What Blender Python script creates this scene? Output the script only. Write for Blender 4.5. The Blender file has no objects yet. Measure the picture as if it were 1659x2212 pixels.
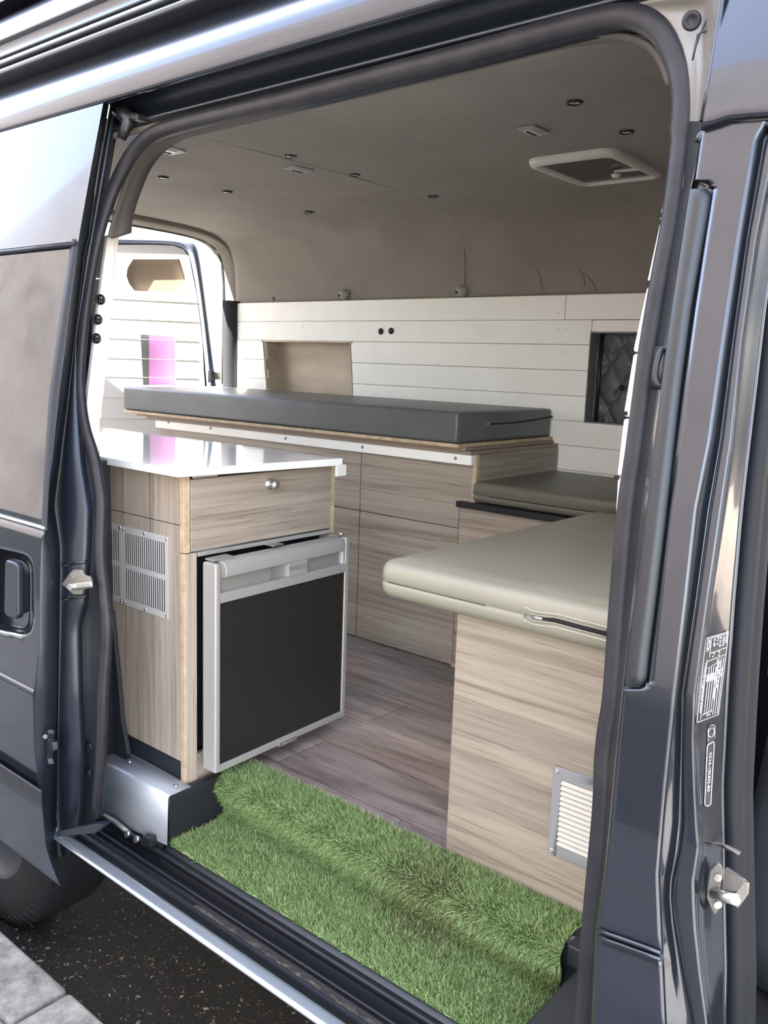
import bpy, bmesh, math, random
import numpy as np
from mathutils import Vector, Matrix
random.seed(7); np.random.seed(7)
sc = bpy.context.scene
COL = sc.collection
PI = math.pi

# ------------------------------------------------------------------ camera
F = 1883.0; W, H = 1659.0, 2212.0
YAW, PITCH, ROLL = math.radians(39.77), math.radians(-9.656), math.radians(-2.0)
CAM = np.array([0.0, 0.0, 1.0])
def _rot():
    ca, sa = math.cos(PITCH), math.sin(PITCH); cb, sb = math.cos(ROLL), math.sin(ROLL); cc, s_c = math.cos(YAW), math.sin(YAW)
    Rz = np.array([[cc, -s_c, 0], [s_c, cc, 0], [0, 0, 1]]); Rx = np.array([[1, 0, 0], [0, ca, -sa], [0, sa, ca]])
    Ry = np.array([[cb, 0, sb], [0, 1, 0], [-sb, 0, cb]])
    return Rz @ Rx @ Ry
R = _rot()
cd = bpy.data.cameras.new('camera'); cam = bpy.data.objects.new('camera', cd); COL.objects.link(cam)
M4 = np.eye(4); M4[:3, 0] = R[:, 0]; M4[:3, 1] = R[:, 2]; M4[:3, 2] = -R[:, 1]; M4[:3, 3] = CAM
cam.matrix_world = Matrix(M4.tolist())
cd.sensor_fit = 'VERTICAL'; cd.sensor_height = 24; cd.lens = 24 * F / H; cd.clip_start = 0.02; cd.clip_end = 200
sc.camera = cam

# ------------------------------------------------------------------ light
sc.view_settings.view_transform = 'Standard'; sc.view_settings.look = 'None'; sc.view_settings.gamma = 1
sc.view_settings.exposure = EXPO = 1.15
wd = bpy.data.worlds.new('sky'); sc.world = wd; wd.use_nodes = True
nt = wd.node_tree; nt.nodes.clear()
sky = nt.nodes.new('ShaderNodeTexSky'); sky.sky_type = 'NISHITA'; sky.sun_disc = False
sky.sun_elevation = math.radians(52); sky.sun_rotation = math.radians(-25); sky.dust_density = 1.6; sky.air_density = 1.0
hz = nt.nodes.new('ShaderNodeMixRGB'); hz.blend_type = 'MIX'; hz.inputs[0].default_value = 0.22; hz.inputs[2].default_value = (4.6, 4.0, 3.3, 1)
bgn = nt.nodes.new('ShaderNodeBackground'); bgn.inputs[1].default_value = 1.05
out = nt.nodes.new('ShaderNodeOutputWorld')
nt.links.new(sky.outputs[0], hz.inputs[1]); nt.links.new(hz.outputs[0], bgn.inputs[0]); nt.links.new(bgn.outputs[0], out.inputs[0])
sl = bpy.data.lights.new('sun', 'SUN'); sl.energy = 24.0; sl.angle = math.radians(0.6); sl.color = (1, .93, .82)
so = bpy.data.objects.new('sun', sl); COL.objects.link(so); so.location = (-3, 6, 8)
sd = Vector((-0.22, -0.78, 0.70)).normalized()       # towards the sun: over the house behind the camera
so.rotation_euler = sd.to_track_quat('Z', 'Y').to_euler()

# ------------------------------------------------------------------ measuring helpers
def ray(u, v):
    return R @ np.array([(u - W / 2) / F, 1.0, -(v - H / 2) / F])
def at(u, v, x=None, y=None, z=None):
    d = ray(u, v)
    i, val = (0, x) if x is not None else (1, y) if y is not None else (2, z)
    return CAM + (val - CAM[i]) / d[i] * d
def atpl(u, v, P0, N):
    d = ray(u, v); P0 = np.array(P0, float); N = np.array(N, float)
    return CAM + ((P0 - CAM) @ N) / (d @ N) * d
SK = [(-.6, .96), (-.19, .936), (.116, .893), (.275, .89), (.48, .91), (.63, .93), (.87, .968), (1.227, 1.025), (1.51, 1.085), (1.75, 1.14)]
def Y(z):                                            # outer skin of the van side at height z
    return float(np.interp(z, [a for a, b in SK], [b for a, b in SK]))
def skin(u, v, off=0.0):
    y = 1.0
    for _ in range(25):
        p = at(u, v, y=y); y = .5 * y + .5 * (Y(p[2]) + off)
    return at(u, v, y=y)
def seal(u, v, off=0.0):
    return skin(u, v, .09 + off)
def interp(tab, v):
    return float(np.interp(v, [a for a, b in tab], [b for a, b in tab]))

# ------------------------------------------------------------------ materials
def mat(name, col=(.5, .5, .5), rough=.5, metal=0.0, coat=0.0, coatr=.05, spec=.5, sheen=0.0):
    m = bpy.data.materials.new(name); m.use_nodes = True
    b = m.node_tree.nodes['Principled BSDF']
    b.inputs['Base Color'].default_value = (*col, 1); b.inputs['Roughness'].default_value = rough; b.inputs['Metallic'].default_value = metal
    b.inputs['Coat Weight'].default_value = coat; b.inputs['Coat Roughness'].default_value = coatr
    b.inputs['Specular IOR Level'].default_value = spec; b.inputs['Sheen Weight'].default_value = sheen
    return m
def nodes(m):
    t = m.node_tree; return t, t.nodes, t.links, t.nodes['Principled BSDF']
def coords(m, scale=(1, 1, 1), rot=(0, 0, 0)):
    t, n, l, b = nodes(m)
    tc = n.new('ShaderNodeTexCoord'); mp = n.new('ShaderNodeMapping'); mp.inputs['Scale'].default_value = scale; mp.inputs['Rotation'].default_value = rot
    l.new(tc.outputs['Object'], mp.inputs['Vector']); return mp.outputs[0]
def noise(m, vec, scale, detail=6, rough=.6, dist=0):
    t, n, l, b = nodes(m); q = n.new('ShaderNodeTexNoise')
    q.inputs['Scale'].default_value = scale; q.inputs['Detail'].default_value = detail; q.inputs['Roughness'].default_value = rough; q.inputs['Distortion'].default_value = dist
    l.new(vec, q.inputs['Vector']); return q.outputs['Fac']
def ramp(m, fac, stops):
    t, n, l, b = nodes(m); r = n.new('ShaderNodeValToRGB'); e = r.color_ramp.elements
    while len(e) < len(stops): e.new(.5)
    for k, (p, c) in enumerate(stops):
        e[k].position = p; e[k].color = (*c, 1) if len(c) == 3 else c
    l.new(fac, r.inputs[0]); return r.outputs[0]
def mix(m, a, b_, fac=.5, mode='MIX'):
    t, n, l, b = nodes(m); q = n.new('ShaderNodeMixRGB'); q.blend_type = mode
    if isinstance(fac, float): q.inputs[0].default_value = fac
    else: l.new(fac, q.inputs[0])
    for s, i in ((a, 1), (b_, 2)):
        if isinstance(s, tuple): q.inputs[i].default_value = (*s, 1)
        else: l.new(s, q.inputs[i])
    return q.outputs[0]
def bump(m, h, strength=.2, dist=.002):
    t, n, l, b = nodes(m); q = n.new('ShaderNodeBump'); q.inputs['Strength'].default_value = strength; q.inputs['Distance'].default_value = dist
    l.new(h, q.inputs['Height']); l.new(q.outputs[0], b.inputs['Normal'])
def setcol(m, c):
    t, n, l, b = nodes(m); l.new(c, b.inputs['Base Color'])
def noisy(m, c1, c2, scale, strength=0, dist=.001, lo=.35, hi=.65, stretch=(1, 1, 1)):
    v = coords(m, stretch); f = noise(m, v, scale); setcol(m, ramp(m, f, [(lo, c1), (hi, c2)]))
    if strength: bump(m, f, strength, dist)
    return m
def laminate(name, axis, tint=(1, 1, 1)):
    """streaky grey-brown wood print, grain running along axis 0/1/2"""
    m = mat(name, rough=.42, spec=.4)
    s = [1, 1, 1]; s[axis] = .028
    v = coords(m, tuple(s), (0.02, 0.03, 0.02))
    a = noise(m, v, 34, 5, .6, .9); b2 = noise(m, v, 120, 2, .5, .9); c = noise(m, v, 9, 3, .5, .6)
    T = lambda r, g, bb: (r * tint[0], g * tint[1], bb * tint[2])
    base = ramp(m, a, [(.28, T(.20, .16, .125)), (.42, T(.28, .232, .186)), (.55, T(.345, .292, .235)), (.72, T(.41, .355, .288))])
    fine = ramp(m, b2, [(.33, (.60, .57, .55)), (.42, (1, 1, 1)), (.8, (1.0, 1.0, 1.0))])
    br = ramp(m, c, [(.3, (.88, .87, .87)), (.7, (1.05, 1.03, 1.0))])
    setcol(m, mix(m, mix(m, base, fine, .75, 'MULTIPLY'), br, 1.0, 'MULTIPLY'))
    return m
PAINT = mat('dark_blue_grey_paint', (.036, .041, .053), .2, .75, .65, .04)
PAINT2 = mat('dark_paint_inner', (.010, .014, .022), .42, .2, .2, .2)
PAINT3 = mat('sunlit_blue_grey_paint', (.17, .21, .28), .4, .3, .5, .1)  # van paint lightened to stand for sun and sky on the rear door frame
GREY = mat('grey_header_paint', (.07, .075, .09), .35, .4, .5, .1)
RUBBER = mat('black_rubber', (.010, .011, .015), .45, 0, 0, 0, .35)
RUBBER_G = mat('worn_grey_rubber', (.03, .029, .032), .45, 0, 0, 0, .3)
noisy(RUBBER_G, (.015, .014, .017), (.024, .023, .025), 25)
BLACKPL = mat('black_plastic', (.012, .013, .016), .38)
DARKTRIM = mat('dark_trim', (.022, .025, .031), .55, 0, 0, 0, .3)
WHITE = mat('white_painted_board', (.80, .77, .70), .45)
noisy(WHITE, (.88, .85, .78), (.92, .895, .83), 6, .05, .0005)
WHITE2 = mat('white_liner', (.84, .83, .80), .5)
WORK = mat('white_gloss_worktop', (.84, .82, .77), .07, 0, .25, .03, .5)
LAMX = laminate('laminate_grain_along', 0); LAMY = laminate('laminate_grain_across', 1); LAMZ = laminate('laminate_grain_upright', 2, (1.22, 1.21, 1.2))
PLY = mat('plywood_edge', (.62, .46, .28), .6)
v_ = coords(PLY, (1, 1, 1)); _w = noise(PLY, v_, 30); setcol(PLY, ramp(PLY, _w, [(.35, (.38, .275, .165)), (.65, (.54, .42, .28))]))
PLYF = mat('plywood_face', (.55, .44, .33), .6)
noisy(PLYF, (.40, .33, .26), (.60, .49, .38), 9, 0, 0, .3, .7, (.3, 1, 1))
BROWNB = mat('brown_board_edge', (.27, .20, .15), .6)
VINYL = mat('grey_vinyl', (.27, .265, .235), .42, 0, 0, 0, .5)
noisy(VINYL, (.225, .212, .158), (.255, .24, .182), 4); 
_f = noise(VINYL, coords(VINYL), 900, 2); bump(VINYL, _f, .12, .0006)
VINYL_D = mat('slate_vinyl', (.135, .145, .15), .40)
noisy(VINYL_D, (.085, .09, .09), (.11, .115, .115), 5); _f = noise(VINYL_D, coords(VINYL_D), 900, 2); bump(VINYL_D, _f, .12, .0006)
VINYL_S = mat('olive_grey_vinyl', (.115, .110, .084), .42)
CARPET = mat('grey_lining_carpet', (.27, .255, .235), .95, 0, 0, 0, .1, .1)
_c = coords(CARPET); _a = noise(CARPET, _c, 2.2, 5, .6, .5); _b = noise(CARPET, _c, 500, 3, .7)
setcol(CARPET, mix(CARPET, ramp(CARPET, _a, [(.3, (.24, .214, .183)), (.7, (.315, .283, .245))]), ramp(CARPET, _b, [(.3, (.72, .72, .72)), (.7, (1.08, 1.08, 1.08))]), .8, 'MULTIPLY')); bump(CARPET, _b, .5, .002)
STEEL = mat('brushed_steel', (.62, .60, .57), .32, .95)
ALU = mat('aluminium_plate', (.50, .52, .55), .5, .5)
noisy(ALU, (.42, .44, .47), (.58, .60, .63), 20, 0, 0, .35, .65, (.08, 1, 1))
CHROME = mat('chrome', (.8, .8, .8), .12, 1.0)
SILVER = mat('silver_plastic', (.38, .365, .335), .42, .3)
SILVERD = mat('dark_silver_plastic', (.28, .27, .25), .42, .3)
FRPANEL = mat('charcoal_fridge_panel', (.016, .016, .014), .34, 0, 0, 0, .5)
BLACK = mat('black_gap', (.004, .004, .005), .8)
ZINC = mat('zinc_plated_steel', (.27, .26, .225), .5, .7)
GREYPLATE = mat('grey_vent_plate', (.25, .25, .245), .45, .2)
CREAM = mat('cream_slats', (.44, .42, .36), .5)
BEIGEPL = mat('cream_plastic', (.62, .60, .53), .45)
GREYPL = mat('grey_plastic', (.33, .33, .31), .45)
TINT = mat('tinted_glass', (.02, .024, .028), .02, 0, 0.0, .01, .6)
SMOKE = mat('smoked_acrylic', (.03, .033, .04), .12)
PINK = mat('pink_board', (.90, .42, .85), .6)
LETTER = mat('white_print', (.75, .77, .8), .5)
LABELBK = mat('label_black', (.012, .014, .018), .4)
TYRE = mat('tyre_rubber', (.011, .011, .012), .8, 0, 0, 0, .2)
GRASSM = mat('green_plastic_blades', (.16, .26, .07), .55, 0, 0, 0, .3)
def _grass():
    t, n, l, b = nodes(GRASSM)
    a = n.new('ShaderNodeVertexColor'); a.layer_name = 'tone'
    l.new(a.outputs[0], b.inputs['Base Color'])
_grass()
GRASSB = mat('turf_backing', (.045, .075, .025), .95)
ASPH = mat('wet_asphalt', (.02, .019, .017), .8, 0, 0, 0, .2)
_c = coords(ASPH); _a = noise(ASPH, _c, 90, 4, .8); _b = noise(ASPH, _c, 2.5, 4, .6); _d = noise(ASPH, _c, 420, 2, .6)
setcol(ASPH, mix(ASPH, ramp(ASPH, _b, [(.3, (.006, .006, .006)), (.7, (.016, .014, .012))]), ramp(ASPH, _a, [(.6, (0, 0, 0)), (.70, (.16, .14, .12))]), 1.0, 'ADD'))
bump(ASPH, _a, .9, .008)
KERB = mat('kerb_granite', (.42, .40, .36), .85)
_c = coords(KERB); _a = noise(KERB, _c, 16, 8, .75); setcol(KERB, ramp(KERB, _a, [(.33, (.10, .09, .078)), (.5, (.21, .195, .17)), (.66, (.32, .30, .265))])); bump(KERB, _a, .6, .01)
PAVE = mat('pavement_concrete', (.13, .13, .13), .85); noisy(PAVE, (.10, .10, .10), (.15, .15, .145), 12, .3, .004)
BOUNCE = mat('pale_bounce_concrete', (.4, .38, .36), .9); noisy(BOUNCE, (.34, .33, .31), (.40, .385, .36), 6)  # pale surface for the added bounce ground
PLASTER = mat('beige_plaster', (.60, .52, .43), .9)
_c = coords(PLASTER); _a = noise(PLASTER, _c, 1.6, 7, .7, .4); setcol(PLASTER, ramp(PLASTER, _a, [(.3, (.40, .34, .28)), (.5, (.54, .465, .39)), (.7, (.64, .56, .475))])); bump(PLASTER, _a, .4, .02)
FLOORM = mat('vinyl_plank_floor', rough=.45)
def _floor():
    m = FLOORM; t, n, l, b = nodes(m)
    br = n.new('ShaderNodeTexBrick'); v = coords(m)
    br.inputs['Scale'].default_value = 1; br.inputs['Brick Width'].default_value = 1.10; br.inputs['Row Height'].default_value = .178
    br.inputs['Mortar Size'].default_value = .0012; br.inputs['Mortar Smooth'].default_value = .1; br.offset = .37; br.offset_frequency = 2
    br.inputs['Color1'].default_value = (.62, .60, .60, 1); br.inputs['Color2'].default_value = (1.05, 1, .97, 1); br.inputs['Mortar'].default_value = (.16, .14, .13, 1); br.inputs['Bias'].default_value = 0
    l.new(v, br.inputs['Vector'])
    v2 = coords(m, (.10, 1, 1)); a = noise(m, v2, 14, 7, .68, 1.0); f2 = noise(m, v2, 60, 5, .7, .6); v3 = coords(m, (.3, 1, 1)); pz = noise(m, v3, 3.2, 3, .5)
    base = ramp(m, a, [(.3, (.17, .14, .118)), (.46, (.33, .275, .23)), (.6, (.44, .38, .325)), (.75, (.54, .475, .41))])
    fine = ramp(m, f2, [(.35, (.55, .52, .50)), (.5, (1, 1, 1))])
    patch = ramp(m, pz, [(.35, (.72, .72, .80)), (.65, (1.05, 1.0, .95))])
    c = mix(m, mix(m, mix(m, base, fine, .8, 'MULTIPLY'), patch, 1.0, 'MULTIPLY'), br.outputs['Color'], .9, 'MULTIPLY')
    setcol(m, c); bump(m, a, .15, .001)
_floor()

# ------------------------------------------------------------------ mesh helpers
class MB:
    def __init__(s): s.v = []; s.f = []; s.sm = []
    def verts(s, pts):
        i = len(s.v); s.v += [tuple(map(float, p)) for p in pts]; return i
    def face(s, idx, sm=False): s.f.append(tuple(idx)); s.sm.append(sm)
    def box(s, x0, x1, y0, y1, z0, z1):
        i = s.verts([(x0, y0, z0), (x1, y0, z0), (x1, y1, z0), (x0, y1, z0), (x0, y0, z1), (x1, y0, z1), (x1, y1, z1), (x0, y1, z1)])
        for q in ((3, 2, 1, 0), (4, 5, 6, 7), (0, 1, 5, 4), (1, 2, 6, 5), (2, 3, 7, 6), (3, 0, 4, 7)): s.face([i + k for k in q])
        return s
    def prism(s, poly, d):
        """poly: 3-D outline, extruded by vector d"""
        n = len(poly); d = np.array(d, float)
        i = s.verts(poly); j = s.verts([np.array(p) + d for p in poly])
        s.face([i + k for k in range(n)]); s.face([j + n - 1 - k for k in range(n)])
        for k in range(n): s.face((i + k, j + k, j + (k + 1) % n, i + (k + 1) % n))
        return s
    def grid(s, rows, sm=True, closed=False):
        n = len(rows[0]); base = [s.verts(r) for r in rows]
        for a in range(len(rows) - 1):
            for k in range(n if closed else n - 1):
                k2 = (k + 1) % n
                s.face((base[a] + k, base[a] + k2, base[a + 1] + k2, base[a + 1] + k), sm)
        return s
    def tube(s, path, r, n=10, flat=1.0, closed=False, cap=True):
        P = [np.array(p, float) for p in path]; rings = []
        rr = r if hasattr(r, '__len__') else [r] * len(P)
        for k, p in enumerate(P):
            t = P[min(k + 1, len(P) - 1)] - P[max(k - 1, 0)]; t = t / (np.linalg.norm(t) + 1e-12)
            up = np.array([0, 1.0, 0]) if abs(t[1]) < .9 else np.array([0, 0, 1.0])
            a = np.cross(t, up); a /= np.linalg.norm(a); b = np.cross(a, t)
            rings.append([p + rr[k] * (math.cos(q) * a + flat * math.sin(q) * b) for q in np.linspace(0, 2 * PI, n, endpoint=False)])
        s.grid(rings, True, True)
        if cap:
            for rg, rev in ((rings[0], 1), (rings[-1], 0)):
                i = s.verts(rg); s.face([i + (n - 1 - k if rev else k) for k in range(n)])
        return s
    def cyl(s, c, axis, r, h, n=20, r2=None):
        a = np.array(axis, float); a /= np.linalg.norm(a); c = np.array(c, float)
        u = np.cross(a, [0, 0, 1.0]) if abs(a[2]) < .9 else np.cross(a, [1.0, 0, 0]); u /= np.linalg.norm(u); w = np.cross(a, u)
        r2 = r if r2 is None else r2
        A = [c + r * (math.cos(q) * u + math.sin(q) * w) for q in np.linspace(0, 2 * PI, n, endpoint=False)]
        B = [c + a * h + r2 * (math.cos(q) * u + math.sin(q) * w) for q in np.linspace(0, 2 * PI, n, endpoint=False)]
        i = s.verts(A); j = s.verts(B)
        s.face([i + n - 1 - k for k in range(n)]); s.face([j + k for k in range(n)])
        for k in range(n): s.face((i + k, i + (k + 1) % n, j + (k + 1) % n, j + k), True)
        return s
    def lathe(s, c, axis, prof, n=24):
        a = np.array(axis, float); a /= np.linalg.norm(a); c = np.array(c, float)
        u = np.cross(a, [0, 0, 1.0]) if abs(a[2]) < .9 else np.cross(a, [1.0, 0, 0]); u /= np.linalg.norm(u); w = np.cross(a, u)
        s.grid([[c + a * h + r * (math.cos(q) * u + math.sin(q) * w) for q in np.linspace(0, 2 * PI, n, endpoint=False)] for r, h in prof], True, True)
        return s
    def build(s, name, m, parent=None, bev=0, seg=2, solid=0, sub=0, off=-1, fixn=True):
        me = bpy.data.meshes.new(name)
        o0 = parent_loc(parent)
        me.from_pydata([(a - o0[0], b - o0[1], c - o0[2]) for a, b, c in s.v], [], s.f)
        me.polygons.foreach_set('use_smooth', s.sm); me.materials.append(m)
        if fixn:
            bm = bmesh.new(); bm.from_mesh(me); bmesh.ops.remove_doubles(bm, verts=bm.verts, dist=1e-6)
            bmesh.ops.recalc_face_normals(bm, faces=bm.faces); bm.to_mesh(me); bm.free()
        me.update()
        o = bpy.data.objects.new(name, me); COL.objects.link(o)
        if parent is not None: o.parent = parent
        if sub:
            q = o.modifiers.new('s', 'SUBSURF'); q.levels = sub; q.render_levels = sub
        if solid:
            q = o.modifiers.new('t', 'SOLIDIFY'); q.thickness = solid; q.offset = off
        if bev:
            q = o.modifiers.new('b', 'BEVEL'); q.width = bev; q.segments = seg; q.limit_method = 'ANGLE'; q.angle_limit = math.radians(40)
            me.polygons.foreach_set('use_smooth', [True] * len(me.polygons))
            q = o.modifiers.new('w', 'WEIGHTED_NORMAL'); q.keep_sharp = True
        return o
def parent_loc(p):
    l = np.zeros(3)
    while p is not None:
        l += np.array(p.location); p = p.parent
    return l
def thing(name, loc, label, cat, group=None):
    o = bpy.data.objects.new(name, None); o.location = loc; o.empty_display_size = .05; COL.objects.link(o)
    o['label'] = label; o['category'] = cat
    if group: o['group'] = group
    return o
def tag(o, label, cat, group=None):
    o['label'] = label; o['category'] = cat
    if group: o['group'] = group
    return o
def struct(o): o['kind'] = 'structure'; return o
def box(name, m, parent, x0, x1, y0, y1, z0, z1, bev=.0015, seg=2):
    return MB().box(min(x0, x1), max(x0, x1), min(y0, y1), max(y0, y1), min(z0, z1), max(z0, z1)).build(name, m, parent, bev, seg)
def rrect(w, h, r, n=5):
    pts = []
    for cx, cy, a0 in ((w / 2 - r, h / 2 - r, 0), (-w / 2 + r, h / 2 - r, 90), (-w / 2 + r, -h / 2 + r, 180), (w / 2 - r, -h / 2 + r, 270)):
        for k in range(n + 1):
            a = math.radians(a0 + 90 * k / n); pts.append((cx + r * math.cos(a), cy + r * math.sin(a)))
    return pts
def text_mesh(body, name, m, parent, origin, ex, ey, size, ext=.0004, align='CENTER', spacing=1.0):
    cu = bpy.data.curves.new(name, 'FONT'); cu.body = body; cu.size = size; cu.extrude = ext; cu.align_x = align; cu.align_y = 'CENTER'; cu.space_character = spacing
    t = bpy.data.objects.new(name, cu); COL.objects.link(t)
    bpy.context.view_layer.update()
    me = bpy.data.meshes.new_from_object(t.evaluated_get(bpy.context.evaluated_depsgraph_get()))
    bpy.data.objects.remove(t)
    ex = np.array(ex, float); ey = np.array(ey, float); ex /= np.linalg.norm(ex); ey -= ex * (ey @ ex); ey /= np.linalg.norm(ey); ez = np.cross(ex, ey)
    o0 = parent_loc(parent); origin = np.array(origin, float)
    for q in me.vertices:
        p = origin + ex * q.co.x + ey * q.co.y + ez * q.co.z - o0; q.co = Vector(p.tolist())
    me.materials.clear(); me.materials.append(m)
    o = bpy.data.objects.new(name, me); COL.objects.link(o); o.parent = parent; return o
def cushion(name, m, parent, x0, x1, y0, y1, z0, z1, r=.02, crown=.006, seamz=None, n=26):
    """upholstered slab: rounded edges, slightly crowned top"""
    mb = MB(); cx, cy = (x0 + x1) / 2, (y0 + y1) / 2; hx, hy = (x1 - x0) / 2, (y1 - y0) / 2; hz = (z1 - z0) / 2; cz = (z0 + z1) / 2
    ring = []
    k = 7
    outline = []
    rc = r * 1.2
    for qx, qy, a0 in ((1, 1, 0), (-1, 1, 90), (-1, -1, 180), (1, -1, 270)):
        for j in range(k):
            a = math.radians(a0 + 90 * j / (k - 1)); outline.append((qx, qy, math.cos(a), math.sin(a)))
    def loop(inset, z):
        # returns outline inset by distance
        res = []
        for qx, qy, ca, sa in outline:
            rr = max(rc - inset, .0005); ii = max(inset - rc, 0)
            res.append((cx + qx * (hx - rc - ii) + rr * ca, cy + qy * (hy - rc - ii) + rr * sa, z))
        return res
    L = []
    for j in range(7):
        a = math.radians(-90 + 90 * j / 6); L.append(loop(r - r * math.cos(a), z0 + r + r * math.sin(a)))
    if seamz:
        L += [loop(0, seamz - .004), loop(.003, seamz - .001), loop(.003, seamz + .001), loop(0, seamz + .004)]
    for j in range(7):
        a = math.radians(90 * j / 6); L.append(loop(r - r * math.cos(a), z1 - r - crown + r * math.sin(a)))
    for d in (.03, .06, .1, .16, min(hx, hy) * .9):
        if d > r: L.append(loop(d, z1 - crown + crown * math.sin(min(1, d / .16) * PI / 2)))
    mb.grid(L, True, True)
    i = mb.verts(L[-1]); mb.face([i + q for q in range(len(L[-1]))], True)
    i = mb.verts(L[0]); mb.face([i + q for q in range(len(L[0]) - 1, -1, -1)], True)
    return mb.build(name, m, parent)
def screw(parent, p, axis, r=.004, m=None):
    mb = MB().lathe(p, axis, [(r, 0), (r * .95, r * .35), (r * .4, r * .5), (r * .38, r * .25), (0.0001, r * .2)], 12)
    return mb.build('screw', m or STEEL, parent)

# ------------------------------------------------------------------ street (setting)
GZ = -0.62; KY = .985
o = MB().box(-14, 8, -.2, 9, GZ - .05, GZ).build('ground', ASPH); struct(o)
o = MB().box(-14, -4.6, KY + .02, 9, GZ, GZ + .01).build('bounce_ground_rear', BOUNCE); struct(o)  # unseen pale ground added to bounce sun into the rear doorway
o = MB().box(-4.6, 8, 6.6, 6.9, GZ, 6.0).build('added_wall_opposite', PLASTER); struct(o)  # unseen building added for its effect on the street light
o = MB().box(-13.2, -13.0, -3.0, 9, GZ, 3.4).build('added_wall_beyond', PLASTER); struct(o)  # unseen building added for rear bounce and window reflections


o = MB().box(-14, .5, -3.2, KY - .15, GZ, GZ + .085).build('pavement', PAVE); struct(o)
o = MB().box(.51, 8, -3.2, KY - .15, GZ, GZ + .085).build('bounce_forecourt', BOUNCE); struct(o)  # unseen pale ground added to bounce sun up towards the side opening
o = MB().box(6, 6.2, -3.2, KY + 3, GZ, 4.0).build('added_wall_side', PLASTER); struct(o)  # unseen wall added to send more light in from the right
kx = [-5.2, -4.35, -3.5, -2.63, -1.76, -.9, 0, .9]
for k in range(len(kx) - 1):
    o = MB().box(kx[k] + .006, kx[k + 1] - .006, KY - .145, KY, GZ, GZ + .10).build('kerb_stone', KERB, None, .012, 3)
    o['kind'] = 'structure'
# house across the pavement: plaster wall, height and right end set for the light, with dark stone skirting and sloping eave
mb = MB(); yw = -2.7
mb.prism([(-13, yw, GZ), (.4, yw, GZ), (.4, yw, 6.1), (-3.2, yw, 6.1), (-4.6, yw, 5.2), (-9.4, yw, 5.2), (-13, yw, 3.0)], (0, -.3, 0))
o = mb.build('wall_street', PLASTER); struct(o)
STONE = mat('dark_stone_skirting', (.05, .055, .055), .8)
def _st():
    t, n, l, b = nodes(STONE); q = n.new('ShaderNodeTexVoronoi'); q.feature = 'DISTANCE_TO_EDGE'; q.inputs['Scale'].default_value = 3.0
    l.new(coords(STONE), q.inputs['Vector']); setcol(STONE, ramp(STONE, q.outputs['Distance'], [(.01, (.14, .135, .12)), (.03, (.04, .045, .045))]))
_st()
o = MB().box(-13, .4, yw, yw + .05, GZ + .085, .48).build('trim_1', STONE); struct(o)
BIN = mat('green_gate_paint', (.03, .16, .11), .5)
gt = thing('garden_gate', (-10.3, yw + .06, GZ + .085), 'tall dark green gate in the house wall across the pavement', 'gate')
for k in range(7): MB().box(-11.0 + k * .2, -10.81 + k * .2, yw + .052, yw + .09, GZ + .10, 1.45).build('board', BIN, gt, .004)
MB().box(-11.0, -9.61, yw + .09, yw + .11, 1.2, 1.32).build('cross_rail', BIN, gt, .004)
o = MB().box(-.44, 1.0, 1.2, 2.95, -.03, 0).build('cab_floor', BLACK); struct(o)

# ------------------------------------------------------------------ inside of the van: shell
VX0, VX1 = -3.42, 1.0
o = MB().prism([(VX0, 1.185, 0), (-1.56, 1.185, 0), (-1.56, 1.31, 0), (-.45, 1.31, 0), (-.45, 2.95, 0), (VX0, 2.95, 0)], (0, 0, -.03)).build('floor', FLOORM); struct(o)
# ceiling: one cloth-lined shell from the door header over to the far wall
cp = [(1.165, 1.468), (1.185, 1.492), (1.23, 1.53), (1.30, 1.565), (1.42, 1.59), (1.6, 1.60), (2.1, 1.606), (2.5, 1.602), (2.68, 1.592), (2.78, 1.570), (2.84, 1.535), (2.872, 1.48), (2.885, 1.40), (2.89, 1.30), (2.892, 1.20)]
xs = list(np.linspace(-3.40, -2.05, 24)) + list(np.linspace(-2.03, .35, 36))
rows = []
for i, x in enumerate(xs):
    r = []
    for j, (y, z) in enumerate(cp):
        seam = .0025 * math.exp(-((x + 2.035) / .012) ** 2)
        wob = .0025 * math.sin(x * 9 + j) * math.sin(j * 1.3 + x * 4)
        r.append((x, y, z - wob - seam))
    rows.append(r)
o = MB().grid(rows).build('ceiling', CARPET, None, 0, 2, .012, 1, 1); struct(o)
# seam welt across the lining
pth = [(-2.035, y - (.001 if j > 9 else 0), z - .0015) for j, (y, z) in enumerate(cp[2:-1])]
o = MB().tube(pth, .004, 6).build('trim_2', CARPET); struct(o)
# creases in the lining low on the far wall
for (u, v, u2, v2, u3, v3) in ((1158, 548, 1160, 590, 1172, 630), (1262, 590, 1275, 612, 1290, 632), (1248, 575, 1256, 600, 1262, 622)):
    pts = [at(a, b, y=2.888) for a, b in ((u, v), (u2, v2), (u3, v3))]
    mb = MB().tube([pts[0], (pts[0] + pts[1]) / 2, pts[1], (pts[1] + pts[2]) / 2, pts[2]], [.0005, .008, .011, .008, .001], 10, .35)
    mb.build('trim_3', CARPET)['kind'] = 'structure'
# outer roof above (keeps the daylight out)
o = None
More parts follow.
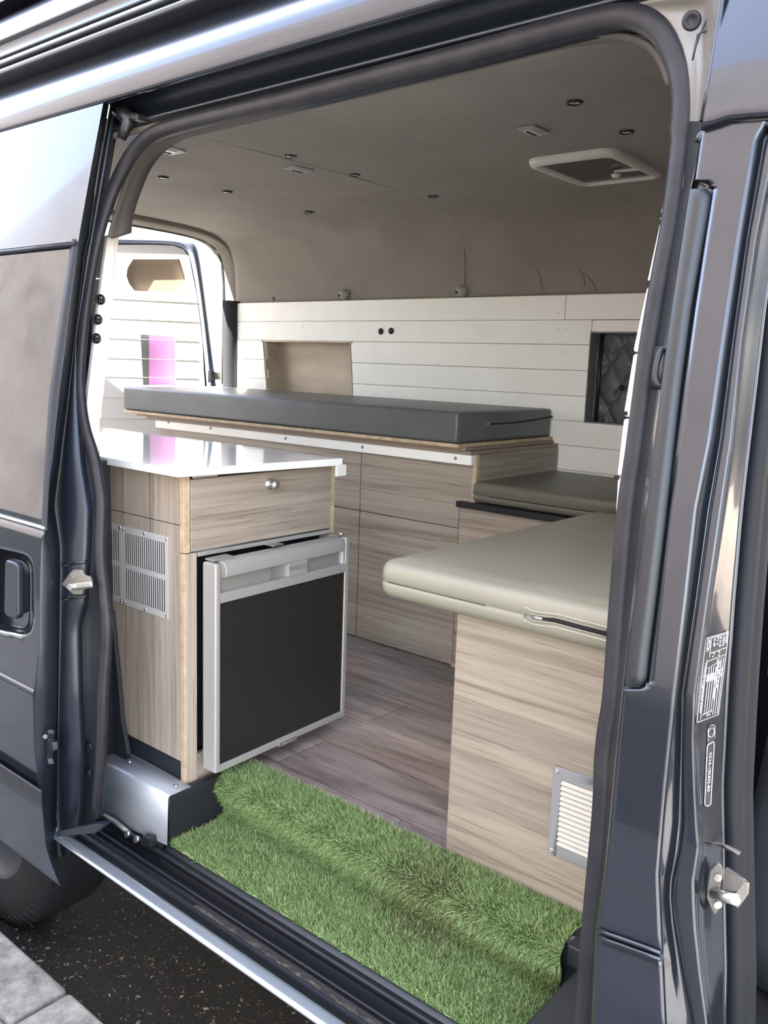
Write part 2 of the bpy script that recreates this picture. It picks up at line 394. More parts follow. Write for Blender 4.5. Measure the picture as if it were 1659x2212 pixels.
# white boards on the far wall
NI = (at(570, 738, y=2.86), at(755, 740, y=2.86), at(762, 870, y=2.86), at(580, 870, y=2.86))   # niche corners
WI = (-1.462, -1.272, .8195, 1.132)                                                             # quilted window x0,x1,z0,z1
zs = [1.265, 1.177, 1.090, .999, .909, .819, .729, .640, .55]
mb = MB()
def board(x0a, x0b, x1a, x1b, z0, z1):          # a = at bottom, b = at top
    mb.prism([(x0a, 2.86, z0 + .0004), (x1a, 2.86, z0 + .0004), (x1b, 2.86, z1 - .0004), (x0b, 2.86, z1 - .0004)], (0, .02, 0))
LX, RX = -3.375, .30
nz0, nz1 = NI[3][2], NI[0][2]
def nx(side, z):
    a, b = (NI[3], NI[0]) if side == 0 else (NI[2], NI[1])
    return float(np.interp(z, [a[2], b[2]], [a[0], b[0]]))
for k in range(len(zs) - 1):
    z1, z0 = zs[k], zs[k + 1]
    cuts = [(LX, LX)]
    segs = []
    innic = z1 <= 1.0905 and z0 >= .80
    inwin = z1 <= 1.18 and z0 >= .81
    if innic:
        segs.append((LX, LX, nx(0, z0), nx(0, z1))); segs.append((nx(1, z0), nx(1, z1), None, None))
    else: segs.append((LX, LX, None, None))
    a, b = segs[-1][0], segs[-1][1]; segs.pop()
    if z1 > 1.12 and z0 < 1.18 and z1 < 1.2:      # board cut by the window top
        segs.append((a, b, -1.462, -1.462))
        mb.prism([(-1.4596, 2.86, WI[3]), (RX, 2.86, WI[3]), (RX, 2.86, z1 - .0012), (-1.4596, 2.86, z1 - .0012)], (0, .02, 0))
        mb.prism([(WI[1], 2.86, z0), (RX, 2.86, z0), (RX, 2.86, WI[3]), (WI[1], 2.86, WI[3])], (0, .02, 0))
    elif inwin:
        segs.append((a, b, WI[0], WI[0])); segs.append((WI[1], WI[1], RX, RX))
    elif z1 > 1.2:
        segs.append((a, b, -1.571, -1.571)); segs.append((-1.5685, -1.5685, RX, RX))
    else: segs.append((a, b, RX, RX))
    for q in segs: board(*q, z0, z1)
o = mb.build('wall_far', WHITE, None, .003, 2); struct(o)
o = MB().box(-3.4, .35, 2.985, 3.0, -.03, 1.35).build('wall_back', PAINT2); struct(o)
# nail dimples
mb = MB()
for u, v in ((799, 687), (801, 712), (655, 706), (805, 762), (807, 802), (533, 717), (1027, 686), (1027, 709), (1027, 758), (1027, 812), (1028, 857), (1206, 677), (1229, 673), (1207, 712), (1224, 711), (1214, 761), (1215, 818)):
    mb.cyl(at(u, v, y=2.8602), (0, -1, 0), .0028, .0006, 8)
DIM = mat('nail_filler', (.62, .58, .50), .6); struct(mb.build('trim_4', DIM))
# niche
nt_ = thing('wall_niche', (-2.9, 2.86, .9), 'open plywood niche cut in the white boards above the mattress', 'niche')
D = .10
mb = MB()
mb.prism([(NI[0][0] - .06, 2.86 + D, .72), (NI[1][0] + .03, 2.86 + D, .72), (NI[1][0] + .03, 2.86 + D, nz1 + .01), (NI[0][0] - .06, 2.86 + D, nz1 + .01)], (0, .01, 0))
mb.build('back_panel', PLYF, nt_)
mb = MB(); mb.box(NI[0][0] - .02, NI[1][0] + .02, 2.86, 2.86 + D, nz1, nz1 + .008)
mb.prism([(NI[0][0] - .008, 2.86, nz1), (NI[0][0], 2.86, nz1), (NI[3][0], 2.86, nz0), (NI[3][0] - .008, 2.86, nz0)], (0, D, 0))
mb.prism([(NI[1][0] + .008, 2.86, nz1), (NI[1][0], 2.86, nz1), (NI[2][0], 2.86, nz0), (NI[2][0] + .008, 2.86, nz0)], (0, D, 0))
mb.build('lining', PLYF, nt_)
# fabric fold panel visible in the niche
MB().tube([(-2.62, 2.90, nz1 - .003), (-2.605, 2.915, .95), (-2.61, 2.905, .80)], [.012, .010, .012], 10).build('fold', PLYF, nt_)
# quilted window cover
qw = thing('window_cover', (-1.36, 2.86, .82), 'dark grey quilted blind buttoned over the small window in the white boards', 'blind')
x0, x1, z0, z1 = WI
QUILT = mat('quilted_slate_fabric', (.085, .092, .095), .45); GREYREV = mat('grey_window_reveal', (.20, .21, .20), .6)
MB().box(x0, x1 + .08, 2.86, 2.905, z1 - .001, z1 + .004).box(x0, x1 + .08, 2.86, 2.905, z0 - .004, z0 + .001).box(x0 - .003, x0 + .001, 2.86, 2.915, z0, z1).build('frame', GREYREV, qw)
n1, n2 = 60, 60; rows = []
qx0, qx1 = x0 - .012, x1 + .10
for i in range(n1 + 1):
    r = []
    for j in range(n2 + 1):
        x = qx0 + (qx1 - qx0) * i / n1; z = z0 - .01 + (z1 - z0 + .02) * j / n2
        cx_, cz_ = -1.357, .945
        a = ((x - cx_) / .105 + (z - cz_) / .165); b = ((x - cx_) / .105 - (z - cz_) / .165)
        d1 = abs((a) / 1 - round(a)); d2 = abs((b) / 1 - round(b))
        h = .014 * min(1, (min(d1, d2) / .3) ** .7)
        h += .004 * math.sin(x * 110 + z * 60) * (min(d1, d2) < .12)
        dd = math.hypot(x - cx_, z - cz_); h -= .010 * math.exp(-(dd / .012) ** 2)
        r.append((x, 2.925 - h, z))
    rows.append(r)
MB().grid(rows).build('quilt', QUILT, qw)
MB().tube([(x0 + .020, 2.905, z0), (x0 + .020, 2.905, z1)], .007, 8).build('binding', BLACKPL, qw)
MB().lathe((-1.357, 2.916, .945), (0, -1, 0), [(.009, 0), (.009, .004), (.005, .008), (.0001, .009)], 16).build('button', BLACKPL, qw)

# rear doorway: lining ring, header, pillar
RXX = -3.40
ring_in = [(487, 832), (489, 700), (490, 620), (486, 570), (476, 542), (455, 524), (425, 512), (370, 500), (300, 487), (240, 476), (150, 459), (80, 446)]
ring_out = [(517, 832), (516, 700), (514, 620), (511, 575), (503, 545), (480, 522), (430, 497), (370, 485), (300, 471), (240, 461), (150, 444), (80, 431)]
A = [at(u, v, x=RXX) for u, v in ring_out]; B = [at(u, v, x=RXX - .05) for u, v in ring_in]
Amid = [(a * .5 + b * .5) + np.array([.03, 0, 0]) for a, b in zip(A, B)]
tm = thing('doorway_lining', (-3.4, 2.85, .85), 'grey carpeted surround with black seal around the open rear doorway', 'door surround')
MB().grid([[a + np.array([.0, .09 if i < 6 else .02, .06 if i > 3 else 0]) for i, a in enumerate(A)], A, Amid, B, [b + np.array([-.05, 0, 0]) for b in B]]).build('lining', CARPET, tm, 0, 2, 0, 2)
MB().tube([b + np.array([-.02, .004, .004]) for b in B], .011, 8).build('seal', RUBBER, tm)
low = [at(503, v, x=RXX + .030) for v in (650, 700, 760, 840)]
MB().grid([[p + np.array([-.03, -.040, 0]) for p in low], [p + np.array([0, -.034, 0]) for p in low], [p + np.array([.015, -.01, 0]) for p in low], [p + np.array([.02, .03, 0]) for p in low]]).build('pillar_trim', DARKTRIM, tm)
# near-side wall behind the opening (hidden mostly)
o = MB().box(-3.42, -1.90, 1.172, 1.186, -.03, 1.50).build('wall_near', CARPET); struct(o)
o = MB().box(-3.45, -3.40, 2.93, 3.0, -.3, 1.6).build('wall_rear', PAINT2); struct(o)

# ------------------------------------------------------------------ rear doors
HP = np.array([-3.62, 2.86, .9]); DD = np.array([-.5, -.866, 0]); DN = np.array([.866, -.5, 0])
def dpl(u, v, off=0.0): return atpl(u, v, HP + DN * off, DN)
rd = thing('rear_door', tuple(HP * np.array([1, 1, 0])), 'open rear van door lined with white boards, seen through the back doorway', 'van door')
fo = [(470, 835), (458, 740), (446, 640), (436, 560), (428, 525), (412, 513), (380, 509), (330, 507), (262, 505), (215, 500)]
fi = [(444, 835), (437, 740), (425, 640), (415, 590), (408, 555), (396, 539), (375, 531), (330, 529), (262, 529), (215, 528)]
Ao = [dpl(u, v) for u, v in fo]; Ai = [dpl(u, v) for u, v in fi]
mid = [dpl((a + c) / 2, (b + d) / 2, .028) for (a, b), (c, d) in zip(fo, fi)]; m2 = [dpl(a * .3 + c * .7, b * .3 + d * .7, .022) for (a, b), (c, d) in zip(fo, fi)]
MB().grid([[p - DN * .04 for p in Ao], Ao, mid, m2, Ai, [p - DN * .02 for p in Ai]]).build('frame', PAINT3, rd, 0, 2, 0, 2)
MB().tube([p + DN * .004 for p in Ai], .004, 6).build('seal', RUBBER, rd)
# white board liner with two cut-outs
lz = [dpl(300, v, .004)[2] for v in (529, 648, 690, 733, 775, 815, 860, 905, 960)]
def dpt(s, z, off=0.0): q = HP + DD * s + DN * off; return np.array([q[0], q[1], z])
def s_of(u, v): p = dpl(u, v); return float((p - HP) @ DD)
octo = [(275, 580), (287, 560), (388, 560), (395, 582), (400, 598), (399, 628), (392, 632), (290, 628), (278, 612), (273, 596)]
rect = [(303, 722), (378, 727), (380, 832), (309, 832)]
sw = [s_of(u, 720) for u in (438, 378, 305, 180)]
so_ = [s_of(u, 595) for u in (420, 400, 273, 180)]
def tri_panel(outer, holes, name, m, parent, th):
    """solid panel with window-like cut-outs"""
    pan = MB().prism([p - DN * th / 2 for p in outer], DN * th).build(name + '_blank', m, None)
    cut = []
    for h in holes:
        c_ = MB().prism([p - DN * .05 for p in h], DN * .1).build(name + '_cut', m, None); cut.append(c_)
        q = pan.modifiers.new('c', 'BOOLEAN'); q.operation = 'DIFFERENCE'; q.object = c_; q.solver = 'EXACT'
    bpy.context.view_layer.update()
    me = bpy.data.meshes.new_from_object(pan.evaluated_get(bpy.context.evaluated_depsgraph_get()))
    for q in [pan] + cut: bpy.data.objects.remove(q)
    me.name = name; me.transform(Matrix.Translation(Vector((-parent_loc(parent)).tolist())))
    o = bpy.data.objects.new(name, me); COL.objects.link(o); o.parent = parent
    return o
outer = [dpl(u, v, .002) for u, v in [(443, 870), (437, 740), (425, 640), (415, 590), (408, 555), (396, 539), (375, 531), (330, 529), (262, 529), (175, 528), (150, 1000), (300, 1010), (440, 1000)]]
tri_panel(outer, [[dpl(u, v, .002) for u, v in octo], [dpl(u, v, .002) for u, v in rect]], 'liner', WHITE2, rd, .012)
for z in lz[1:]:
    MB().tube([dpt(.02, z, .0095), dpt(.80, z, .0095)], .0012, 4).build('groove', mat('groove_line', (.55, .54, .52), .8) if z == lz[1] else bpy.data.materials['groove_line'], rd)
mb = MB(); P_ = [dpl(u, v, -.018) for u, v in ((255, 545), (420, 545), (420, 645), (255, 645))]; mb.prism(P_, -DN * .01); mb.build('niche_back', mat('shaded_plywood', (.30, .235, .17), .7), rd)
mb = MB(); P_ = [dpl(u, v, -.04) for u, v in ((322, 700), (400, 700), (400, 860), (322, 860))]; mb.prism(P_, -DN * .01); mb.build('pink_panel', PINK, rd)['label'] = 'pink panel'
mb = MB(); P_ = [dpl(u, v, -.04) for u, v in ((285, 700), (322, 700), (322, 860), (285, 860))]; mb.prism(P_, -DN * .01); mb.build('grey_panel', GREYREV, rd)
# strap hinge
hp = dpl(463, 812, .01)
MB().prism([dpl(u, v, .012) for u, v in ((449, 799), (462, 799), (464, 826), (449, 826))], DN * .012).build('hinge_plate', BLACKPL, rd, .003)
MB().prism([dpl(u, v, .012) for u, v in ((462, 803), (486, 805), (486, 820), (464, 820))], DN * .006).build('hinge', ZINC, rd, .002)
for vv in (803, 821): MB().cyl(dpl(456, vv, .024), DN, .005, .004, 10).build('bolt', BLACKPL, rd)
# second leaf, swung wide: only its white boards show beside the near pillar
rd2 = thing('rear_door', (-3.6, 1.3, 0), 'second rear door with small timber catch beyond the near pillar', 'van door')
mb = MB(); mb.box(-4.5, -3.55, 1.28, 1.31, .0, 1.62); mb.build('liner', WHITE2, rd2)
c_ = [at(u, v, x=-3.9) for u, v in ((240, 677), (257, 677), (254, 725), (237, 725))]
MB().prism(c_, (-.02, 0, 0)).build('timber_catch', PLY, rd2, .002)

# ------------------------------------------------------------------ kitchen unit
kc = thing('kitchen_cabinet', (-1.58, 1.195, 0), 'wood-effect kitchen cabinet with drawer above the fridge and steel vents on its side', 'cabinet')
KX1 = -1.578; KY0 = 1.195; KY1 = 1.690; KXL = -2.9
zseam = at(398, 1138, x=KX1)[2]
box('side_panel', LAMZ, kc, KXL, KX1 - .016, KY0, KY0 + .015, zseam + .0008, .735)
box('side_panel', LAMZ, kc, KXL, KX1 - .016, KY0, KY0 + .015, .052, zseam - .0008)
zd0 = .560
box('corner_post', PLY, kc, KX1 - .016, KX1, KY0 - .001, KY0 + .016, zd0, .735, .001)
box('corner_post', PLY, kc, KX1 - .016, KX1 - .001, KY0 - .001, KY0 + .016, 0.0, zd0 - .002, .001)
box('front_stile', LAMZ, kc, KX1 - .014, KX1 + .001, KY0 + .004, KY0 + .034, 0.0, zd0 - .002, .0008)
box('inner_panel', PLY, kc, -2.05, KX1 - .002, KY1 - .016, KY1 - .001, .0, .735, .001)
box('base_rail', LAMX, kc, KX1 - .020, KX1 - .004, KY0 + .034, KY1 - .014, .0, .062)
box('kick_board', DARKTRIM, kc, KXL, KX1 - .016, KY0 + .006, KY0 + .014, 0, .052, .0005)
box('back_fill', BLACK, kc, KX1 - .60, KX1 - .59, KY0 + .016, KY1 - .017, .0, .73, 0)
dr = box('drawer', LAMY, kc, KX1 - .014, KX1 + .002, KY0 + .018, KY1 - .020, zd0 + .002, .728, .001)
box('drawer_edge', PLY, kc, KX1 - .0142, KX1 + .0016, KY1 - .0196, KY1 - .0178, zd0 + .002, .728, 0)
kp = at(582, 1045, x=KX1 + .002)
MB().lathe(kp, (1, 0, 0), [(.0145, 0), (.0145, .002), (.011, .004), (.006, .007), (.006, .014), (.0115, .017), (.0125, .022), (.010, .027), (.004, .0295), (.0001, .030)], 28).build('knob', STEEL, dr)
# white end of the rail behind the unit
p0 = at(735, 1003, y=1.72)
rb = thing('rail_block', (-1.60, 1.70, .70), 'small white painted block sticking out under the worktop corner', 'block')
a_ = at(750, 1003, x=-1.575); b_ = at(735, 1030, x=-1.575)
mb = MB().box(-1.66, -1.575, KY1, a_[1], b_[2], a_[2]); mb.build('block', WHITE, rb, .004)
# vents: two steel plates with slots
def vent(xl, xr, zb, zt, label, ncols=None):
    w, h = xr - xl, zt - zb; mb = MB(); y = KY0 - .0008; th = .0007
    n = 19; sx = xl + .014; ww = (w - .028) / 18.5 * .54
    x_s = [sx + i * (w - .028 - ww) / (n - 1) for i in range(n)]
    rowsz = [(zb + .016, zb + h / 2 - .006), (zb + h / 2 + .006, zt - .016)]
    # bars: horizontal strips and vertical bars between the slots
    for a, b in ((zb, rowsz[0][0]), (rowsz[0][1], rowsz[1][0]), (rowsz[1][1], zt)): mb.box(xl, xr, y - th, y, a, b)
    for a, b in rowsz:
        e = xl
        for q in x_s:
            mb.box(e, q, y - th, y, a, b); e = q + ww
        mb.box(e, xr, y - th, y, a, b)
    v = mb.build('vent_plate', STEELM, kc); 
    v['label'] = label
    MB().box(xl + .006, xr - .006, y + .0001, y + .0006, zb + .008, zt - .008).build('vent_opening', BLACK, v)
    for q in ((xl + .007, zt - .007), (xr - .007, zt - .007), (xl + .007, zb + .007), (xr - .007, zb + .007), ((xl + xr) / 2, zt - .006), ((xl + xr) / 2, zb + .006)):
        screw(v, (q[0], y - th, q[1]), (0, -1, 0), .0042)
    return v
STEELM = mat('stainless_plate', (.60, .56, .51), .45, .15)
g = [at(u, v, y=KY0) for u, v in ((264, 1136), (364, 1158), (364, 1337), (264, 1305))]
vent(g[0][0], g[1][0], (g[2][2] + g[3][2]) / 2, (g[0][2] + g[1][2]) / 2, 'steel vent plate nearer the corner')
vent(g[0][0] - .20, g[0][0] - .001, (g[2][2] + g[3][2]) / 2, (g[0][2] + g[1][2]) / 2, 'steel vent plate behind the door pillar')
# black lip strips near the floor trim beside pillar
wt = MB(); poly = [(-3.0, 1.170), (at(383, 1014, z=.757)[0], 1.170), (at(383, 1014, z=.757)[0] + .0, 1.172), (-1.563, 1.735), (-3.0, 1.735)]
c0 = at(384, 1014, z=.757); c1 = at(741, 990, z=.757)
poly = [(-3.2, c0[1]), (c0[0], c0[1]), (c1[0], c1[1]), (-3.2, c1[1])]
o = MB().prism([(x, y, .7385) for x, y in poly], (0, 0, .0185)).build('worktop', WORK, None, .0025, 3)
tag(o, 'glossy white worktop on the kitchen cabinet', 'worktop')

# ------------------------------------------------------------------ fridge (door slightly ajar)
fr = thing('fridge', (KX1, 1.235, .05), 'silver compact fridge with charcoal door, slightly ajar, built into the cabinet', 'fridge')
FY0, FY1, FZ0, FZ1 = 1.232, 1.685, .050, .553
box('body', BLACKPL, fr, KX1 - .45, KX1 - .03, FY0 + .005, FY1 - .02, FZ0 + .012, FZ1 - .012, .004)
box('top_frame', SILVER, fr, KX1 - .02, KX1 + .004, FY0, FY1 - .012, FZ1 - .005, FZ1 + .005, .0015)
# hinge side is right (far): rotate door about (KX1+.01, FY1)
hx, hy = KX1 + .004, FY1 + .012
ang = math.radians(-2.2)
DW = .470; DT = .046; DZ0, DZ1 = .036, .541
def dp(s, t, z):      # s from far hinge edge towards the camera, t outwards
    c, s_ = math.cos(ang), math.sin(ang)
    ex = np.array([-s_ * 1.0, -c]); et = np.array([c, -s_])
    # ex : along the door towards near edge ; et : outward normal
    q = np.array([hx, hy]) + ex * s + et * t
    return np.array([q[0], q[1], z])
def dbox(name, m, parent, s0, s1, t0, t1, z0, z1, bev=.002, seg=2):
    mb = MB(); i = mb.verts([dp(s0, t0, z0), dp(s1, t0, z0), dp(s1, t1, z0), dp(s0, t1, z0), dp(s0, t0, z1), dp(s1, t0, z1), dp(s1, t1, z1), dp(s0, t1, z1)])
    for q in ((3, 2, 1, 0), (4, 5, 6, 7), (0, 1, 5, 4), (1, 2, 6, 5), (2, 3, 7, 6), (3, 0, 4, 7)): mb.face([i + k for k in q])
    return mb.build(name, m, parent, bev, seg)
door = dbox('door', SILVERD, fr, .004, DW - .004, 0.004, DT - .012, DZ0 + .004, DZ1 - .004, .002)
fw = .013
# frame around the panel
dbox('door_frame', SILVER, door, 0, fw + .004, 0, DT, DZ0, DZ1, .004, 3)
dbox('door_frame', SILVER, door, DW - fw - .004, DW, 0, DT, DZ0, DZ1, .005, 3)
dbox('door_frame', SILVER, door, fw, DW - fw, .01, DT - .0005, DZ0, DZ0 + .018, .002)
dbox('door_frame', SILVER, door, fw, DW - fw, .01, DT - .0005, DZ1 - .094, DZ1 - .070, .002)
dbox('door_panel', FRPANEL, door, fw, DW - fw, .015, DT - .004, DZ0 + .017, DZ1 - .090, .0005)
# handle cap: top roll with two finger recesses and the badge in the middle
mb = MB(); prof = [(.004, DZ1 - .004), (.006, DZ1 + .001), (DT - .016, DZ1 + .001), (DT - .006, DZ1 - .003), (DT + .001, DZ1 - .012), (DT + .003, DZ1 - .030), (DT + .001, DZ1 - .035), (DT - .006, DZ1 - .037), (.006, DZ1 - .037)]
mb.grid([[dp(.026, t, z) for t, z in prof], [dp(DW - .030, t, z) for t, z in prof]], False, True)
for s_e in (.026, DW - .030):
    i = mb.verts([dp(s_e, t, z) for t, z in prof]); mb.face([i + k for k in range(len(prof))])
mb.build('handle', SILVER, door, .0015)
dbox('handle_recess', SILVERD, door, fw + .004, DW - fw - .004, .008, DT - .026, DZ1 - .074, DZ1 - .035, .001)
# scooped recess ends
for s_a, s_b in ((.030, .022), (.272, .288)):
    rr = []
    for k in range(7):
        a = k / 6 * PI / 2
        rr.append([dp(s_a + (s_b - s_a) * (1 - math.cos(a)), DT - .026 + .024 * math.sin(a) * 1.0, z) for z in (DZ1 - .072, DZ1 - .036)])
    MB().grid(rr).build('recess_end', SILVER, door)
bd = dbox('badge', SILVER, door, .166, .236, .02, DT + .001, DZ1 - .070, DZ1 - .028, .0015)
exb = dp(0, 0, 0) - dp(1, 0, 0)
text_mesh('WAECO', 'badge_lettering', mat('badge_letters', (.13, .13, .13), .5), bd.parent, dp(.201, DT + .0012, DZ1 - .050), exb, (0, 0, 1), .0175, .0004)
dbox('lower_catch', STEEL, door, .195, .262, DT - .02, DT + .003, DZ0 - .004, DZ0 + .006, .002)
dbox('lower_catch', SILVERD, door, .215, .245, DT - .002, DT + .006, DZ0 - .001, DZ0 + .004, .001)
dbox('hinge', SILVERD, fr, .002, .040, .004, .030, DZ1 + .002, DZ1 + .006, .001)
MB().cyl(dp(.012, .024, DZ1 + .004), (0, 0, 1), .008, .007, 14).build('hinge_pin', STEEL, fr)
dbox('upper_latch', SILVERD, fr, DW - .075, DW - .012, -.004, .026, DZ1 + .001, DZ1 + .006, .001)
dbox('latch_hook', STEEL, fr, .222, .262, -.012, .018, DZ1 + .006, DZ1 + .009, .001)
dbox('door_gasket', BLACKPL, fr, .008, DW - .008, -.008, .004, DZ0 + .008, DZ1 - .006, .002)

# ------------------------------------------------------------------ tall bed cabinet
BY = 2.326
bc = thing('bed_cabinet', (-2.4, BY, 0), 'long wood-effect cabinet carrying the raised mattress along the far wall', 'cabinet')
zs_ = .4745
for (x0, x1, z0, z1) in ((-3.24, -2.052, zs_ + .0012, .722), (-3.24, -2.052, .004, zs_ - .0012), (-2.048, -1.6165, zs_ + .0012, .5520), (-2.048, -1.572, .5522, .722), (-2.048, -1.6165, .004, zs_ - .0012)):
    box('panel', LAMX, bc, x0, x1, BY, BY + .016, z0, z1, .001)
box('end_panel', LAMY, bc, -1.571, -1.556, BY + .016, 2.855, .40, .722, .001)
box('edge_strip', PLY, bc, -1.571, -1.5558, BY - .0003, BY + .016, .55, .722, .0006)
box('inner_carcass', BLACK, bc, -3.24, -1.63, BY + .016, BY + .02, 0, .70, 0)
rl = box('rail', WHITE, bc, -3.244, -1.562, BY - .024, BY - .0005, .688, .7215, .003, 3)
for u, v in ((364, 912), (455, 925), (617, 947), (783, 966), (984, 990)):
    p = at(u, v, y=BY - .0245); screw(rl, p, (0, -1, 0), .0055, ZINC)
box('top_layer', BROWNB, bc, -3.30, -1.560, BY - .030, 2.855, .7225, .7335, .001)
pb = box('bed_board', PLY, None, -2.305, -1.583, 2.258, 2.856, .745, .7565, .001); tag(pb, 'right-hand plywood bed board under the mattress', 'board', 'plywood bed boards')
pb = box('bed_board', PLY, None, -3.42, -2.307, 2.258, 2.856, .7445, .756, .001); tag(pb, 'left-hand plywood bed board under the mattress, beside the rear doorway', 'board', 'plywood bed boards')
ps = box('plywood_sheet', BROWNB, None, -3.36, -1.575, 2.285, 2.85, .7345, .7443, .001); tag(ps, 'dark brown slat board sandwiched between cabinet top and bed boards', 'board')
mt = thing('mattress', (-2.5, 2.56, .757), 'long thick grey mattress on the raised bed beside the white boards', 'mattress')
cushion('cover', VINYL_D, mt, -3.43, -1.592, 2.262, 2.856, .757, .862, .012, .004)
zp = [at(u, v, x=-1.5905) for u, v in ((1052, 916), (1080, 915), (1110, 913), (1150, 908), (1193, 900))]
MB().tube(zp, .0028, 6).build('zip', BLACK, mt)
MB().tube([zp[0] + np.array([.001, -.003, 0]), zp[0] + np.array([.002, .012, .001])], .0035, 6).build('zip_pull', STEEL, mt)
ce = at(988, 900, x=-1.592)
MB().tube([(-1.5955, 2.2655, .768), (-1.5955, 2.2655, .852)], .0012, 5).build('seam', VINYL_D, mt)

# ------------------------------------------------------------------ low seat along the far wall
sb = thing('seat_box', (-1.2, BY, 0), 'low wood-effect locker under the far seat cushion, partly behind the front bench', 'locker')
box('panel', LAMX, sb, -1.614, -.47, BY, BY + .016, .004, .5515, .001)
box('panel', LAMX, sb, -1.614, -.47, BY + .016, 2.855, .53, .5515, .001)
box('skirting', PLY, sb, -1.614, -.47, BY - .006, BY, 0, .012, .0005)
br = thing('bed_rail', (-1.6, BY, .55), 'black metal runner along the edge of the far seat', 'rail')
box('runner', BLACKPL, br, -1.616, -.47, BY - .022, BY + .004, .548, .568, .003, 3)
for u, v in ((1066, 1105), (1137, 1115)):
    p = at(u, v, y=BY - .0225); MB().cyl(p, (0, -1, 0), .004, .002, 10).build('bolt', BLACKPL, br)
sc2 = thing('seat_cushion', (-1.0, 2.6, .568), 'dark olive-grey seat cushion in the far corner behind the front bench', 'cushion')
cushion('cover', VINYL_S, sc2, -1.574, -.47, BY - .004, 2.853, .5685, .640, .016, .004, .592)
MB().tube([(-1.50, BY - .0035, .594), (-.5, BY - .0035, .594)], .0012, 5).build('zip', BLACK, sc2)

# ------------------------------------------------------------------ front bench
bb = thing('bench_box', (-.7, 1.371, 0), 'wood-effect bench box with a slatted vent beside the grass step', 'bench')
BX = -.944
box('front_panel', laminate('laminate_bench', 0, (.82, .83, .80)), bb, BX, -.49, 1.371, 1.387, .010, .523, .0012)
box('side_panel', LAMY, bb, BX, BX + .016, 1.387, 2.31, .010, .523, .001)
box('base_strip', PLY, bb, BX, -.49, 1.368, 1.374, .0, .010, .0006)
g = [at(u, v, y=1.371) for u, v in ((1197, 1652), (1185, 1842))]
gx0, gx1 = (g[0][0] + g[1][0]) / 2, (g[0][0] + g[1][0]) / 2 + .13; gz1, gz0 = g[0][2], g[1][2] + .002
vp = MB(); bw = .022
yv = 1.3705
for q in ((gx0, gx0 + bw * .8, gz0, gz1), (gx1 - bw * .8, gx1, gz0, gz1), (gx0 + bw * .8, gx1 - bw * .8, gz1 - bw, gz1), (gx0 + bw * .8, gx1 - bw * .8, gz0, gz0 + bw)): vp.box(q[0], q[1], yv - .003, yv, q[2], q[3])
vpo = vp.build('vent_plate', GREYPLATE, bb, .0006)
ns = 13
for k in range(ns):
    za = gz0 + bw + k * (gz1 - gz0 - 2 * bw) / ns; hh = (gz1 - gz0 - 2 * bw) / ns
    MB().prism([(gx0 + bw * .8, yv - .0042, za + hh * .12), (gx0 + bw * .8, yv - .0005, za + hh * .82), (gx0 + bw * .8, yv + .000, za + hh * .84), (gx0 + bw * .8, yv - .002, za + hh * .10)], (gx1 - gx0 - 1.6 * bw, 0, 0)).build('slat', CREAM, vpo)
MB().box(gx0 + .01, gx1 - .01, yv - .0002, yv + .0003, gz0 + .01, gz1 - .01).build('vent_opening', BLACK, vpo)
for q in ((gx0 + .008, gz1 - .008), (gx0 + .008, gz0 + .008), (gx1 - .008, gz1 - .008), (gx1 - .008, gz0 + .008)): screw(vpo, (q[0], yv - .003, q[1]), (0, -1, 0), .0046)
bq = thing('bench_cushion', (-.75, 1.8, .524), 'large light grey bench cushion with an open zip, nearest the door', 'cushion')
cushion('cover', VINYL, bq, -1.128, -.48, 1.338, 2.30, .5245, .612, .026, .008, .560)
MB().tube([(-1.10, 1.3405, .560), (-.86, 1.3405, .560)], .0011, 5).build('seam', mat('seam_thread', (.07, .068, .055), .8), bq)
zz = []
for u, v in ((1133, 1326), (1148, 1333), (1165, 1336), (1200, 1340), (1260, 1356), (1310, 1369)):
    zz.append(at(u, v, y=1.3372))
MB().tube(zz[2:], [.0015, .0035, .0045, .0045], 8, .5).build('zip_gap', BLACK, bq)
MB().tube([p + np.array([0, -.001, .0055]) for p in zz], .0016, 6).build('zip_tape', VINYL, bq)
MB().tube([p + np.array([0, -.001, -.0055]) for p in zz], .0016, 6).build('zip_tape', VINYL, bq)
MB().tube([zz[0] + np.array([0, 0, .006]), zz[0] + np.array([-.002, 0, 0]), zz[0] + np.array([0, 0, -.007])], .0016, 6).build('zip_end', VINYL, bq)
a_, b_ = zz[1], zz[2] + (zz[3] - zz[2]) * .2
MB().tube([a_, a_ * .5 + b_ * .5, b_], [.0025, .0035, .002], 8, .6).build('zip_pull', STEEL, bq)
# stitching
for s in (.012, -.012):
  mb = MB()
  for k in range(44):
    t = k / 44; p = np.array([np.interp(t, [0, 1], [zz[0][0], -.49]), 1.3368, 0])
    zc = np.interp(p[0], [q[0] for q in zz], [q[2] for q in zz]) if p[0] < zz[-1][0] else zz[-1][2]
    mb.tube([(p[0], p[1], zc + s), (p[0] + .005, p[1], zc + s)], .0006, 4)
  mb.build('stitching', WHITE, bq)

